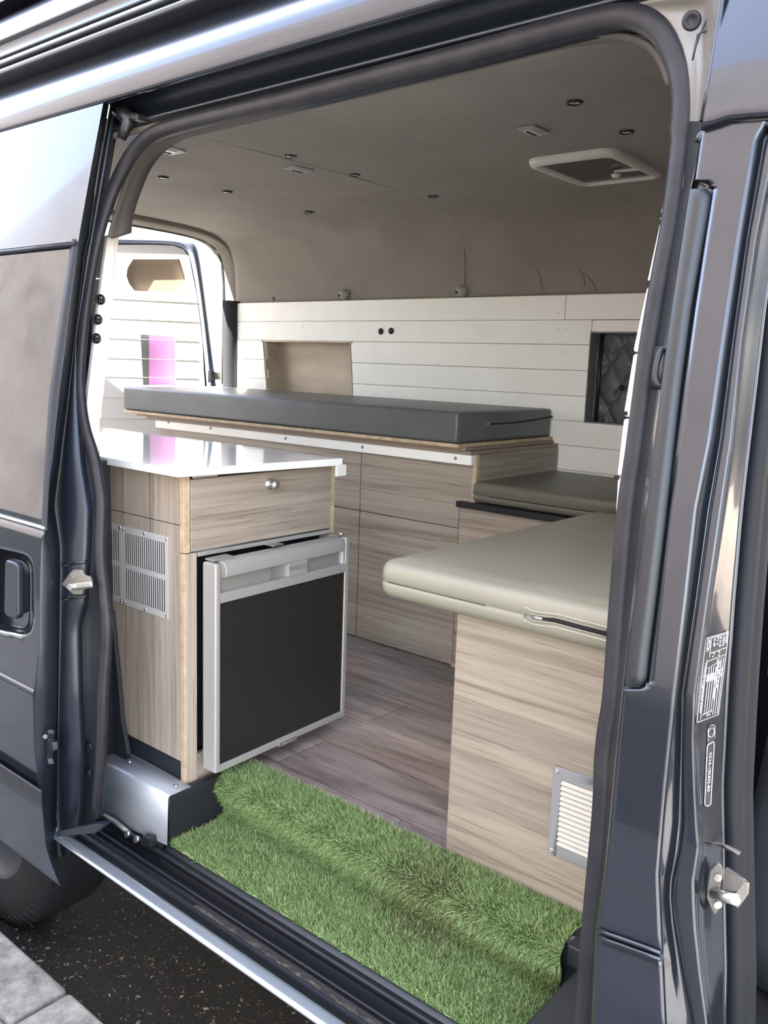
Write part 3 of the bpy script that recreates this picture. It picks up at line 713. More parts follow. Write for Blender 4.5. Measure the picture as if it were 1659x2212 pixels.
# ------------------------------------------------------------------ bulkhead boards on the right, edge on
uu = [(1456, 300), (1441, 380), (1423, 478), (1409, 560), (1396, 622), (1388, 680), (1366, 762), (1355, 850), (1346, 900), (1338, 980), (1332, 1080), (1324, 1195), (1318, 1290)]
bk = MB()
cuts = [(300, 1456), (392, 1440), (478, 1424), (618, 1396), (762, 1367), (902, 1346), (1030, 1333), (1110, 1330), (1200, 1322), (1300, 1318)]
for (va, ua), (vb, ub) in zip(cuts[:-1], cuts[1:]):
    pa, pb_ = at(ua, va + 2, y=1.235), at(ub, vb - 2, y=1.235)
    bk.prism([pa, pa + np.array([.014, 0, 0]), pb_ + np.array([.018, 0, 0]), pb_ + np.array([-.001, 0, 0])], (0, .35, 0))
o = bk.build('wall_right', WHITE, None, .004, 2); struct(o)
mb = MB()
for u, v in ((1430, 465), (1401, 611), (1352, 893), (1333, 1032)): mb.box(*(lambda p: (p[0] - .003, p[0] + .003, p[1] - .004, p[1], p[2] - .003, p[2] + .003))(at(u, v, y=1.236)))
struct(mb.build('trim_5', BLACK))
o = MB().box(-.46, -.44, 1.25, 2.92, .0, 1.6).build('wall_front', DARKTRIM); struct(o)

# ------------------------------------------------------------------ ceiling fittings
def cz(y): return float(np.interp(y, [a for a, b in cp], [b for a, b in cp]))
def ceil_at(u, v):
    p = at(u, v, z=1.6)
    for _ in range(8): p = at(u, v, z=cz(min(p[1], 2.84)))
    return p
spots = {(352, 382): 'rear row nearest the door', (490, 413): 'rear row, middle one', (667, 457): 'rear row, closest to the far wall', (627, 335): 'middle row nearest the door, beside the small lamp',
         (765, 375): 'middle row on the seam', (935, 422): 'middle row, closest to the far wall', (1240, 218): 'front row nearest the door', (1352, 282): 'front row beside the roof vent'}
base = None
for (u, v), w in spots.items():
    p = ceil_at(u, v); lab = 'small round black ceiling spotlight, ' + w
    e = thing('ceiling_spotlight', (p[0], p[1], p[2] - .003), lab, 'spotlight', 'round ceiling spotlights')
    if base is None:
        base = e; c = (p[0], p[1], p[2] - .003)
        MB().lathe(c, (0, 0, -1), [(.020, 0), (.020, .002), (.016, .004), (.013, .003), (.012, -.002)], 24).build('bezel', BLACKPL, e)
        MB().lathe(c, (0, 0, -1), [(.011, .0005), (.009, .003), (.0001, .0035)], 16).build('lens', CHROME, e)
    else:
        for ch in list(base.children):
            q = ch.copy(); COL.objects.link(q); q.parent = e
LAMPW = mat('frosted_lamp_lens', (.42, .42, .40), .3)
def lamp_fit(u, v, label, w=.085, d=.055):
    p = ceil_at(u, v); e = thing('ceiling_lamp', (p[0], p[1], p[2]), label, 'lamp', 'rectangular ceiling lamps')
    x, y, z = p
    mb = MB(); 
    i = [(x + a, y + b, z - .002) for a, b in rrect(w * .62, d * 1.55, .006)]
    mb.prism(i, (0, 0, -.006)); mb.build('housing', GREYPL, e, .002)
    MB().prism([(x + a, y + b, z - .0075) for a, b in rrect(w * .34, d * 1.05, .004)], (0, 0, -.003)).build('lens', LAMPW, e, .001)
    MB().box(x - w * .10, x - w * .04, y - d * .4, y + d * .45, z - .0125, z - .010).build('switch', DARKTRIM, e, .0005)
lamp_fit(645, 362, 'grey rectangular ceiling lamp beside the lining seam')
lamp_fit(1152, 278, 'grey rectangular ceiling lamp between seam and roof vent')
lamp_fit(352, 318, 'pale rectangular ceiling lamp behind the door pillar corner', .12, .075)
# roof vent
rv = thing('roof_vent', (-1.32, 2.53, 1.6), 'white framed roof vent with smoked panel in the ceiling', 'roof vent')
cs = [at(u, v, z=1.588) for u, v in ((1143, 352), (1330, 331), (1438, 380), (1248, 409))]
ctr = sum(cs) / 4
ew, ed_ = abs(cs[1][0] - cs[0][0] + cs[2][0] - cs[3][0]) / 2, abs(cs[2][1] - cs[1][1] + cs[3][1] - cs[0][1]) / 2
def rr3(w, d, r, z): return [(ctr[0] + a, ctr[1] + b, z) for a, b in rrect(w, d, r, 6)]
MB().grid([rr3(ew, ed_, .05, 1.606), rr3(ew, ed_, .05, 1.596), rr3(ew - .01, ed_ - .01, .046, 1.586), rr3(ew - .035, ed_ - .035, .035, 1.583), rr3(ew - .055, ed_ - .055, .025, 1.584), rr3(ew - .075, ed_ - .07, .015, 1.597), rr3(ew - .085, ed_ - .08, .01, 1.66)], True, True).build('frame', BEIGEPL, rv)
MB().prism(rr3(ew - .066, ed_ - .062, .01, 1.591), (0, 0, .004)).build('panel', SMOKE, rv)
hq = at(1352, 368, z=1.59)
MB().box(hq[0] - .035, hq[0] + .05, hq[1] - .008, hq[1] + .008, 1.586, 1.596).build('latch_bar', BEIGEPL, rv, .003)
MB().lathe((hq[0] - .03, hq[1], 1.584), (0, 0, -1), [(.0001, 0), (.014, .001), (.016, .006), (.009, .012), (.0001, .013)], 16).build('latch_knob', BEIGEPL, rv)
# chrome eyes near the ceiling corner
for (u, v), w in (((727, 485), 'left of the seam'), ((990, 450), 'right of the seam')):
    p = at(u, v, y=2.80)
    e = thing('pivot_lamp', tuple(p), 'small chrome and black swivel reading lamp high on the far wall, ' + w, 'lamp', 'small chrome reading lamps')
    MB().lathe(p + np.array([0, .0, .02]), (0, -.6, -.8), [(.0001, 0), (.014, .002), (.017, .010), (.013, .024), (.008, .03)], 20).build('body', CHROME, e)
    MB().lathe(p + np.array([.010, .005, .005]), (.3, -.6, -.7), [(.0001, 0), (.012, .002), (.013, .016), (.008, .022), (.0001, .022)], 16).build('shade', BLACKPL, e)
for (u, v), w in (((741, 636), 'left of the lining seam'), ((995, 629), 'at the foot of the lining seam')):
    p = at(u, v, y=2.87)
    e = thing('wall_lamp', tuple(p), 'small grey oval fitting above the white boards, ' + w, 'fitting', 'grey oval wall fittings')
    MB().lathe(p + np.array([0, .02, 0]), (-.25, -1, 0), [(.022, 0), (.024, .01), (.020, .022), (.012, .030), (.0001, .032)], 20).build('shell', GREYPL, e)
    e.scale = (1, 1, 1)
    MB().cyl(p + np.array([-.010, -.0125, -.006]), (-.25, -1, 0), .005, .004, 12).build('hole', BLACK, e)
p = at(590, 645, y=2.887)
o = MB().cyl(p, (0, -1, 0), .0075, .003, 14).build('cap', BLACKPL); tag(o, 'tiny black plug in the grey lining left of the oval fittings', 'plug')
for (u, v), w in (((823, 716), 'left one'), ((845, 715), 'right one')):
    p = at(u, v, y=2.8595)
    e = thing('wall_button', tuple(p), 'round black button on the second white board, %s of the pair' % w, 'button', 'black wall buttons')
    MB().lathe(p, (0, -1, 0), [(.0135, 0), (.0135, .003), (.011, .005), (.011, .007), (.0001, .008)], 20).build('rim', BLACKPL, e)

# ------------------------------------------------------------------ white end panel with rocker switches at the left of the opening
PX = -1.80
pl = [(246, 506), (233, 508), (216, 640), (200, 770), (190, 850), (186, 900), (195, 930), (208, 975), (212, 985), (216, 905), (224, 850), (230, 790), (237, 750), (238, 672), (247, 560)]
ep = thing('switch_panel', (PX, 1.15, .8), 'narrow white panel with three round black switches beside the door seal', 'panel')
pts = [at(u, v, x=PX) for u, v in pl]
MB().prism(pts, (-.012, 0, 0)).build('panel', WHITE, ep, .001)
# board ends behind it
mb = MB(); edges = [(506, 258, 246), (600, 245, 240), (672, 242, 234), (752, 233, 228), (838, 222, 219), (905, 217, 212), (985, 212, 206)]
for (va, ua, ta), (vb, ub, tb) in zip(edges[:-1], edges[1:]):
    q = [at(ta - 2, va + 1, x=PX - .013), at(ua, va + 1, x=PX - .013), at(ub + 3, vb - 1, x=PX - .013), at(tb - 2, vb - 1, x=PX - .013)]
    mb.prism(q, (-.06, 0, 0))
mb.build('board_end', WHITE, ep, .002)
for (u, v), w in (((216, 647), 'topmost'), ((210, 690), 'middle'), ((207, 731), 'lowest')):
    p = at(u, v, x=PX + .0005)
    e = thing('rocker_switch', tuple(p), 'round black rocker switch, %s of the three on the white panel' % w, 'switch', 'round rocker switches')
    MB().lathe(p, (1, 0, 0), [(.0118, 0), (.0118, .003), (.0095, .0042), (.0092, .002), (.0001, .002)], 22).build('bezel', BLACKPL, e)
    MB().box(p[0] + .0015, p[0] + .006, p[1] - .0055, p[1] + .0055, p[2] - .0075, p[2] + .0075).build('rocker', BLACKPL, e, .0015)
    text_mesh('O', 'mark', LETTER, e, p + np.array([.0062, 0, .004]), (0, 1, 0), (0, 0, 1), .005, .0001)
    text_mesh('I', 'mark', LETTER, e, p + np.array([.0062, 0, -.004]), (0, 1, 0), (0, 0, 1), .005, .0001)
# ------------------------------------------------------------------ the van body
van = thing('camper_van', (-1.1, 1.0, GZ), 'dark blue-grey panel van with its side door slid open, around the wood-fitted interior', 'van')
VP = (-1450.0, 700.0)
def vrow(u, v, u2):                        # a point on the horizontal van-length line through (u, v)
    return VP[1] + (v - VP[1]) * (u2 - VP[0]) / (u - VP[0])
# roof side, gutters and door header: one profile swept along the van
def prof(u, L): return [at(u, v, y=y) for v, y in L]
up = prof(222, [(228, 1.10), (222, 1.086), (216, 1.083), (208, 1.082), (190, 1.083), (172, 1.0845), (163, 1.088), (155, 1.0935), (148, 1.101), (138, 1.113), (126, 1.132), (118, 1.15), (112, 1.165)])
def sweep(name, pr, m, x0, x1, parent, n=2, **k):
    xs_ = np.linspace(x0, x1, n)
    return MB().grid([[np.array([x, p[1], p[2]]) for p in pr] for x in xs_]).build(name, m, parent, **k)
sweep('door_header', up, PAINT, -6.5, .9, van, 2)
sweep('rain_gutter', prof(222, [(114, 1.165), (108, 1.158), (82, 1.130), (79, 1.126), (76, 1.125)]), PAINT2, -6.5, .9, van)
sweep('roof_side', prof(222, [(76, 1.125), (70, 1.123), (64, 1.126), (63, 1.135), (58, 1.135), (57, 1.126), (50, 1.124), (43, 1.127), (42, 1.135), (38, 1.136), (37, 1.129), (33, 1.130), (-2, 1.142), (-4, 1.139), (-12, 1.143), (-25, 1.152), (-40, 1.168), (-55, 1.20), (-62, 1.24), (-64, 1.3)]), PAINT, -6.5, .9, van)
for v, y in ((60.5, 1.136), (40, 1.1365)):
    p = at(222, v, y=y); MB().tube([(-6.5, p[1] - .003, p[2]), (.9, p[1] - .003, p[2])], .0045, 6).build('gutter_groove', RUBBER, van)
# roof skin
zt = at(222, -64, y=1.3)[2]
MB().prism([(-6.5, 1.28, zt), (.9, 1.28, zt), (.9, 2.98, zt), (-6.5, 2.98, zt)][0:4], (0, 0, .02)).build('roof_panel', PAINT, van) if False else MB().box(-3.6, .9, 1.22, 3.06, zt - .02, zt).build('roof_panel', PAINT, van)
MB().box(-3.6, .9, 3.03, 3.06, GZ + .25, zt).build('far_side_panel', PAINT, van)
MB().box(-3.5, -1.90, 1.13, 1.17, -.2, 1.50).build('rear_quarter_panel', PAINT2, van)
# two small tan reflectors on the gutter edge at the left
# header recess with the door track, between the sliding door and the front pillar
hd = prof(830, [(41, 1.088), (45, 1.098), (52, 1.150), (85, 1.165), (117, 1.160), (121, 1.146), (127, 1.143), (132, 1.150), (150, 1.165), (178, 1.19), (192, 1.20)])
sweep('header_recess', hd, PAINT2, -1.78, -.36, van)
tk = prof(830, [(122, 1.143), (126, 1.141), (129, 1.145)])
sweep('drip_lip', tk, GREY, -1.70, -.52, van)
# faint track slots under the outer lip
for u in (270, 330, 380, 430, 480):
    pass
# door seal all round the opening
SP = [(1252, 2330), (1262, 2212), (1272, 2080), (1282, 1960), (1297, 1800), (1303, 1720), (1305, 1650), (1312, 1580), (1324, 1500), (1338, 1300), (1355, 1100), (1372, 980), (1390, 842), (1404, 740), (1428, 600), (1447, 500), (1461, 400), (1472, 300), (1478, 230), (1472, 160), (1455, 110), (1430, 70), (1395, 45), (1350, 34), (1290, 42), (1200, 64), (1030, 110), (830, 160), (620, 214), (470, 249), (400, 266), (345, 283), (312, 303), (285, 332), (262, 372), (240, 420), (221, 480), (204, 550), (187, 650), (177, 740), (172, 821), (181, 912), (203, 987), (213, 1040), (219, 1092), (217, 1201), (231, 1353), (223, 1480), (221, 1560), (218, 1640), (213, 1700), (208, 1760)]
def seal_y(u, v):
    z_t = 1.165 if u > 240 or v < 300 else 1.12
    p = skin(u, v, .075)
    return p
def spline(P, n=6):
    P = [np.array(p, float) for p in P]; out_ = []
    for i in range(len(P) - 1):
        p0, p1, p2, p3 = P[max(i - 1, 0)], P[i], P[i + 1], P[min(i + 2, len(P) - 1)]
        for k in range(n):
            t = k / n; out_.append(.5 * ((2 * p1) + (-p0 + p2) * t + (2 * p0 - 5 * p1 + 4 * p2 - p3) * t * t + (-p0 + 3 * p1 - 3 * p2 + p3) * t ** 3))
    return out_ + [P[-1]]
sp = spline([skin(u, v, .075) for u, v in SP], 4)
rad = [.0135 + .003 * (p[2] > 1.3) for p in sp]
MB().tube(sp, rad, 14, .8).build('door_seal', RUBBER_G, van)
# inner flange just inside the seal
sp2 = [p + np.array([0, .026, -.002]) for p in sp if p[2] > 1.36 and -1.42 < p[0] < -.5]
MB().tube(sp2, [min(.013, .001 + .05 * abs(p[0] + 1.42)) for p in sp2], 8).build('inner_flange', PAINT2, van)
# fabric cuff between seal and interior at the top left corner and header
cu = [(232, 512), (240, 480), (262, 410), (285, 350), (315, 310), (360, 290), (440, 272), (560, 245), (830, 184), (1030, 134), (1200, 88), (1300, 72), (1360, 72), (1410, 95), (1436, 130), (1452, 180)]
ci = [(258, 512), (262, 470), (285, 400), (308, 355), (340, 322), (385, 299), (450, 283), (560, 257), (830, 194), (1030, 146), (1200, 103), (1300, 88), (1350, 86), (1396, 98), (1424, 130), (1446, 180)]
A = [skin(u, v, .10) for u, v in cu]; B = [skin(u, v, .135) for u, v in ci]
C_ = [(a + b) / 2 + np.array([0, -.004, -.004]) for a, b in zip(A, B)]
MB().grid([spline(A, 3), spline(C_, 3), spline(B, 3), spline([b + np.array([0, .03, .012]) for b in B], 3)]).build('cloth_edging', mat('brown_grey_cloth', (.095, .085, .078), .9), van, 0, 2, .004)
# hinge arm and roller at the top left of the opening
MB().tube([skin(u, v, .05) for u, v in ((252, 238), (268, 246), (280, 262), (270, 280), (262, 300))], [.012, .018, .016, .012, .010], 10).build('hinge_arm', BLACKPL, van)
MB().prism([skin(u, v, .04) for u, v in ((255, 236), (298, 244), (296, 258), (256, 258))], (0, .03, 0)).build('roller_bracket', BLACKPL, van, .003)

# ---- front door pillar
TL_ = [(-120, 1576), (0, 1558), (100, 1545), (200, 1528), (262, 1516), (300, 1511), (387, 1499), (423, 1489), (662, 1454), (842, 1429), (1100, 1397), (1300, 1372), (1400, 1358), (1490, 1346), (1600, 1334), (1700, 1325), (1900, 1305), (2010, 1288), (2200, 1280), (2500, 1266)]
TR_ = [(-120, 1760), (262, 1662), (300, 1638), (517, 1602), (734, 1570), (951, 1540), (1100, 1510), (1300, 1488), (1500, 1464), (1700, 1443), (1780, 1436), (1890, 1427), (2000, 1432), (2200, 1441), (2500, 1456)]
TE_ = [(-120, 1775), (262, 1676), (300, 1652), (517, 1614), (734, 1584), (951, 1557), (1100, 1532), (1300, 1504), (1500, 1474), (1600, 1474), (1700, 1474), (1780, 1474), (1840, 1466), (1900, 1452), (1940, 1449), (2000, 1455), (2100, 1473), (2200, 1492), (2500, 1530)]
TF_ = [(-120, 1800), (262, 1700), (300, 1680), (517, 1636), (734, 1605), (951, 1583), (1100, 1562), (1300, 1533), (1500, 1507), (1600, 1502), (1700, 1506), (1780, 1511), (1830, 1518), (1900, 1508), (2000, 1512), (2100, 1521), (2200, 1533), (2500, 1560)]
TG_ = [(-120, 1860), (262, 1760), (400, 1700), (517, 1675), (649, 1654), (897, 1625), (1096, 1602), (1295, 1585), (1494, 1571), (1700, 1561), (1900, 1564), (2100, 1568), (2200, 1566), (2500, 1570)]
TH_ = [(-120, 1930), (262, 1830), (400, 1790), (649, 1725), (897, 1680), (1096, 1653), (1295, 1637), (1494, 1628), (1600, 1634), (1700, 1645), (1900, 1664), (2200, 1672), (2500, 1680)]
POFF = [('seal', .075), ('L-', .045), ('L', 0.006), ('L+', 0.0), ('R-', 0.0), ('R', .006), ('E', .022), ('E+', .013), ('F-', .013), ('F', .022), ('F+', .036), ('M', .055), ('G-', .076), ('G', .080)]
SL = [(-120, 1460), (0, 1470), (120, 1478), (230, 1486), (300, 1480), (400, 1472), (600, 1438), (842, 1400), (1100, 1362), (1300, 1345), (1500, 1330), (1650, 1311), (1800, 1303), (2000, 1282), (2212, 1266), (2500, 1240)]
def cols(v):
    l, r, e, f, g_ = (interp(t, v) for t in (TL_, TR_, TE_, TF_, TG_)); s = interp(SL, v)
    return [s, min(l - 3, l * .6 + s * .4), l, l + 5, r - 7, r, e, e + (f - e) * .18, f - (f - e) * .18, f, f + (g_ - f) * .08, f + (g_ - f) * .5, g_ - (g_ - f) * .06, g_]
POF = [a for _, a in POFF]
def poff(u, v):
    c = cols(v); return float(np.interp(u, c, POF))
# recess that holds the black track strip
def recess(u, v):
    l = interp(TL_, v)
    rgt = interp([(387, 1546), (423, 1543), (662, 1504), (842, 1480), (1100, 1451), (1300, 1427), (1400, 1414), (1490, 1402)], v)
    if v < 380 or v > 1496: return 0
    # rounded ends
    du = (rgt - u)
    top = 388 + (max(0, 22 - du) ** 2) / 22 if du < 22 else 388
    bot = 1490 - (max(0, 22 - du) ** 2) / 22 if du < 22 else 1490
    d = min(du, v - top, bot - v)
    return .014 * max(0.0, min(1.0, d / 5.0))
vs = sorted(set(list(np.arange(262, 2460, 14)) + list(np.arange(378, 430, 3)) + list(np.arange(1460, 1502, 3))))
rows = []
for v in vs:
    c = cols(v); us, of = [], []
    for k in range(len(c) - 1):
        nsub = 14 if k == 3 else (4 if k in (5, 6, 7, 8, 10, 11) else 2)
        for j in range(nsub):
            t = j / nsub; uu_ = c[k] * (1 - t) + c[k + 1] * t; tt = t * t * (3 - 2 * t) if k in (5, 6, 8) else t
            us.append(uu_); of.append(POF[k] * (1 - tt) + POF[k + 1] * tt)
    us.append(c[-1]); of.append(POF[-1])
    row = []
    for u_, o_ in zip(us, of):
        extra = recess(u_, v) if u_ >= c[2] - .5 else 0
        # small swage line across the pillar low down
        if c[2] <= u_ <= c[5]:
            vl = 2012 + (u_ - 1288) * .36
            if abs(v - vl) < 22: extra += .003 * (1 - abs(v - vl) / 22)
        row.append(skin(u_, v, o_ + extra))
    rows.append(row)
MB().grid(rows).build('front_pillar', PAINT, van)
# swage mouldings low on the pillar
for dv in (0, 14):
    MB().tube([skin(u_, 2008 + dv + (u_ - 1288) * .36, -.001) for u_ in (1290, 1340, 1390, 1428)], .0028, 6).build('swage_line', PAINT, van)
# upper body panel over the pillar, with its rounded lower lip
rows = []
for k, (dv, of) in enumerate([(-420, .02), (-330, .012), (-200, -.004), (-100, -.008), (-30, -.010), (-12, -.010), (-5, -.006), (-1, .002), (1, .02)]):
    row = []
    for t in np.linspace(0, 1, 14):
        uR_ = 1860; ub = 1518 + (uR_ - 1518) * t; vb = 283 - 18 * min(1, t * 6) - (ub - 1545) * .07 * (t > .08)
        v = vb + dv; ul = interp(TL_, v) + (2 if dv > -200 else 0); u_ = ul + (uR_ - ul) * t
        row.append(skin(u_, v, of))
    rows.append(row)
MB().grid(rows).build('upper_side_panel', PAINT, van, 0, 2, 0, 0)
MB().tube([skin(interp(TL_, v) + 1, v, 0.0) for v in (-150, -50, 60, 160, 262)], .0035, 8).build('panel_edge', PAINT, van)
MB().tube([skin(u_, vv_, .004) for u_, vv_ in ((1508, 306), (1512, 292), (1524, 284), (1545, 278), (1600, 272), (1660, 267), (1740, 261))], .004, 8).build('panel_edge', PAINT, van)
# pocket behind the panel edge, upper right corner of the opening
rows = []
for v in (-30, 5, 12, 40, 100, 170, 240, 300, 360, 420):
    ul = interp([(-30, 1330), (12, 1340), (40, 1400), (100, 1440), (170, 1465), (240, 1475), (300, 1475), (420, 1465)], v); ur = interp(TL_, v) + 1
    o0_ = .060 if v > 10 else .085
    rows.append([skin(ul + (ur - ul) * t, v, o_) for t, o_ in ((0, .085), (.3, o0_ + .005), (.55, o0_), (.6, o0_ - .006), (.85, o0_ - .008), (.9, .02), (1, .004))])
POCK = mat('dusty_inner_paint', (.19, .17, .145), .45, .3, .3, .2)
MB().grid(rows).build('pillar_pocket', POCK, van, 0, 2, 0, 1)
c = skin(1494, 45, .040); ax_ = (CAM - c); ax_ = np.array([.35, -1, -.25])
MB().lathe(c, ax_, [(.0115, 0), (.0115, .002), (.009, .0035), (.006, .003), (.005, .0015), (.0001, .0015)], 24).build('rubber_plug', RUBBER_G, van)
MB().tube([skin(u_, v, .046) for u_, v in ((1497, 125), (1503, 100), (1512, 75), (1525, 45), (1535, 25))], .0012, 5).build('seam_line', PAINT2, van)
MB().tube([skin(u_, v, .046) for u_, v in ((1530, 66), (1515, 70), (1507, 76), (1500, 110), (1496, 130))], .0012, 5).build('seam_line', PAINT2, van)
# black track strip in the recess
ev = [(410, 1489, 1541), (440, 1484, 1538), (662, 1451, 1498), (842, 1427, 1474), (1100, 1396, 1445), (1300, 1371, 1421), (1400, 1357, 1408), (1465, 1350, 1401), (1482, 1350, 1396)]
L_, M_, R_, Z_ = [], [], [], []
for v in list(np.linspace(408, 430, 5)) + list(np.linspace(450, 1440, 28)) + list(np.linspace(1455, 1484, 6)):
    a = np.interp(v, [e[0] for e in ev], [e[1] for e in ev]); b = np.interp(v, [e[0] for e in ev], [e[2] for e in ev])
    if v < 430: b -= 22 * (1 - math.sqrt(max(0, 1 - ((430 - v) / 24) ** 2)))
    if v > 1462: b -= 16 * (1 - math.sqrt(max(0, 1 - ((v - 1462) / 24) ** 2)))
    L_.append(skin(a, v, .013)); Z_.append(skin(a + 2, v, .006)); M_.append(skin(b - 6, v, .006)); R_.append(skin(b - 2, v, .013))
MB().grid([L_, Z_, M_, R_]).build('track_strip', BLACKPL, van)
# rubber stop beside the strip
MB().tube([skin(u_, v, .025) for u_, v in ((1432, 752), (1425, 765), (1419, 790), (1416, 815), (1420, 830), (1432, 836))], .0045, 8).build('rubber_stop', BLACKPL, van)
MB().tube([skin(u_, v, .035) for u_, v in ((1436, 752), (1430, 800), (1424, 840))], .012, 8).build('rubber_stop', BLACKPL, van)
# front door opening: flange, seal
MATTBK = mat('matt_black_rubber', (.008, .009, .012), .6, 0, 0, 0, .25)
for nm, m, dd, r_, off_ in (('opening_flange', PAINT, -2, .0028, .078), ('front_door_seal', MATTBK, 22, .014, .108), ('front_door_seal', MATTBK, 44, .012, .13)):
    MB().tube(spline([skin(interp(TG_, v) + dd * (1 if v < 2300 else 1), v, off_) for v in range(420, 2480, 80)], 3), r_, 10).build(nm, m, van)
rows = [[skin(interp(TG_, v) + d, v, o_) for d, o_ in ((0, .085), (14, .12), (34, .14), (60, .15), (80, .20))] for v in range(380, 2480, 60)]
MB().grid([r[:4] for r in rows]).build('opening_frame', MATTBK, van)
# lower bulge of the pillar
# seat belt guide and latch loop
MB().prism([skin(u_, v, .055) for u_, v in ((1540, 1822), (1562, 1826), (1572, 1836), (1596, 1848), (1598, 1842), (1570, 1828))], (0, .004, 0)).build('cable_clip', ZINC, van, .001)
st = bpy.data.objects.new('striker', None); COL.objects.link(st); st.parent = van
def sk(u_, v_, o_=.05): return skin(1400 + u_ / 5.12, 1780 + v_ / 5.12, o_)
van_st = MB().prism([sk(*p, .045) for p in ((690, 520), (770, 440), (815, 460), (835, 540), (790, 720), (830, 850), (810, 900), (740, 1010), (700, 940), (650, 820), (660, 690))], (-.004, .006, 0)).build('striker_plate', ZINC, van, .001)
bpy.data.objects.remove(st)
MB().prism([sk(835, 520, .035), sk(1060, 610, .02), sk(1060, 740, .02), sk(835, 760, .035)], (0, .003, 0)).build('striker_bracket', ZINC, van_st, .0008)
MB().prism([sk(835, 520, .035), sk(1060, 610, .02), sk(1105, 655, .035), sk(870, 480, .05)], (0, .002, 0)).build('striker_bracket', ZINC, van_st, .0008)
MB().prism([sk(1060, 640, .02), sk(1105, 655, .018), sk(1100, 775, .018), sk(985, 935, .018), sk(960, 900, .018), sk(950, 790, .018)], (.001, .003, 0)).build('striker_bracket', ZINC, van_st, .0008)
MB().tube([sk(730, 770, .044), sk(965, 835, .014)], .0062, 14).build('striker_pin', STEEL, van_st)
MB().tube([sk(838, 800, .032), sk(900, 818, .024)], .0066, 12).build('striker_sleeve', BLACKPL, van_st)
for q in ((770, 590), (770, 890)): MB().cyl(sk(*q, .0435), np.array([.6, -.8, 0]), .0045, .0015, 14).build('bolt', STEEL, van_st)

# ---- type plate and paint-code sticker
pc = [(1525, 1376), (1575, 1364), (1553, 1545), (1505, 1561)]
def pq(s, t, off=-.0012):            # s across (left->right), t down
    a = np.array(pc[0]) * (1 - s) + np.array(pc[1]) * s; b = np.array(pc[3]) * (1 - s) + np.array(pc[2]) * s
    q = a * (1 - t) + b * t; return skin(q[0], q[1], poff(q[0], q[1]) + off)
pl = MB().grid([[pq(s, t) for s in np.linspace(-.03, 1.03, 9)] for t in np.linspace(-.01, 1.01, 13)]).build('type_plate', LABELBK, van)
def pline(pts, r=.00035): MB().tube([pq(s, t, -.0018) for s, t in pts], r, 5).build('printed_line', LETTER, pl)
pline([(.03, .02), (.97, .0), (.98, .28), (.97, .99), (.03, 1.0), (.0, .99), (.0, .02), (.03, .02)])
pline([(.25, .02), (.25, .26)]); pline([(.25, .21), (.97, .19)]); pline([(.18, .30), (.97, .27)]); pline([(.16, .28), (.16, .98)]); pline([(.30, .03), (.97, .02)])
for s in (.30, .40, .50, .60): pline([(s, .38), (s, .93)])
for s in (.70, .80, .90): pline([(s, .30), (s, .97)])
pline([(.22, .38), (.62, .35), (.62, .30)]); pline([(.22, .93), (.66, .91)])
ctrp = pq(.5, .5, -.002); ey_ = pq(1, .5) - pq(0, .5); ex_ = pq(.5, 1) - pq(.5, 0)
Wp, Hp = np.linalg.norm(ey_), np.linalg.norm(ex_)
def ptxt(body, s, t, size, al='CENTER'): text_mesh(body, 'printed_text', LETTER, pl, pq(s, t, -.0022), ex_, ey_, size, .0001, al)
ts = Wp * .115
for body, s, t in (('FORD', .88, .47), ('*e11*98/14*0126*', .77, .50), ('*WF0KXXBFKYZB506*', .66, .55), ('3280', .56, .50), ('6000', .46, .50), ('1850', .36, .50), ('2000', .26, .50), ('1-', .56, .955), ('2-', .46, .955), ('V(mm)1874 L(mm)3804 a(mm)', .12, .60), ('0 1.0000A F80Y', .04, .45)): ptxt(body, s, t, ts)
for body, s, t in (('DOOH', .92, .06), ('DZFA', .80, .10), ('B H D', .66, .10), ('M1 V', .54, .08), ('K 08', .40, .09), ('5 Y', .66, .24), ('P L', .42, .24)): ptxt(body, s, t, ts)
def oval(parent, f, a_, b_, body, size, c0):
    pts = [f(a_ * math.cos(q), b_ * math.sin(q)) for q in np.linspace(0, 2 * PI, 25)]
    MB().tube(pts, .0004, 5).build('emblem_ring', LETTER, parent)
oval(pl, lambda a, b: pq(.12 + a, .10 + b, -.0018), .085, .075, '', 0, 0); ptxt('Ford', .12, .10, Wp * .14)
ps_ = [(1530, 1567), (1545, 1562), (1536, 1742), (1521, 1742)]
def pq2(s, t, off=-.0012):
    a = np.array(ps_[0]) * (1 - s) + np.array(ps_[1]) * s; b = np.array(ps_[3]) * (1 - s) + np.array(ps_[2]) * s
    q = a * (1 - t) + b * t; return skin(q[0], q[1], poff(q[0], q[1]) + off)
p2 = MB().grid([[pq2(s, t) for s in np.linspace(0, 1, 4)] for t in np.linspace(0, 1, 13)]).build('paint_code_sticker', LABELBK, van)
MB().tube([pq2(s, t, -.0018) for s, t in ((.1, .24), (.9, .22), (1, .25), (.95, .97), (.5, 1.0), (.05, .97), (0, .26), (.1, .24))], .0005, 5).build('printed_line', LETTER, p2)
MB().tube([pq2(s, t, -.0018) for s, t in ((.1, .2), (0, .05), (.5, 0), (1, .04), (1, .18))], .0003, 5).build('printed_line', LETTER, p2)
MB().tube([pq2(.5 + .42 * math.cos(q), .10 + .055 * math.sin(q), -.0018) for q in np.linspace(0, 2 * PI, 21)], .0003, 5).build('emblem_ring', LETTER, p2)
text_mesh('YC1A-12K532-EG', 'printed_text', LETTER, p2, pq2(.5, .58, -.0022), pq2(.5, 1) - pq2(.5, 0), pq2(1, .5) - pq2(0, .5), Wp * .15, .0001)

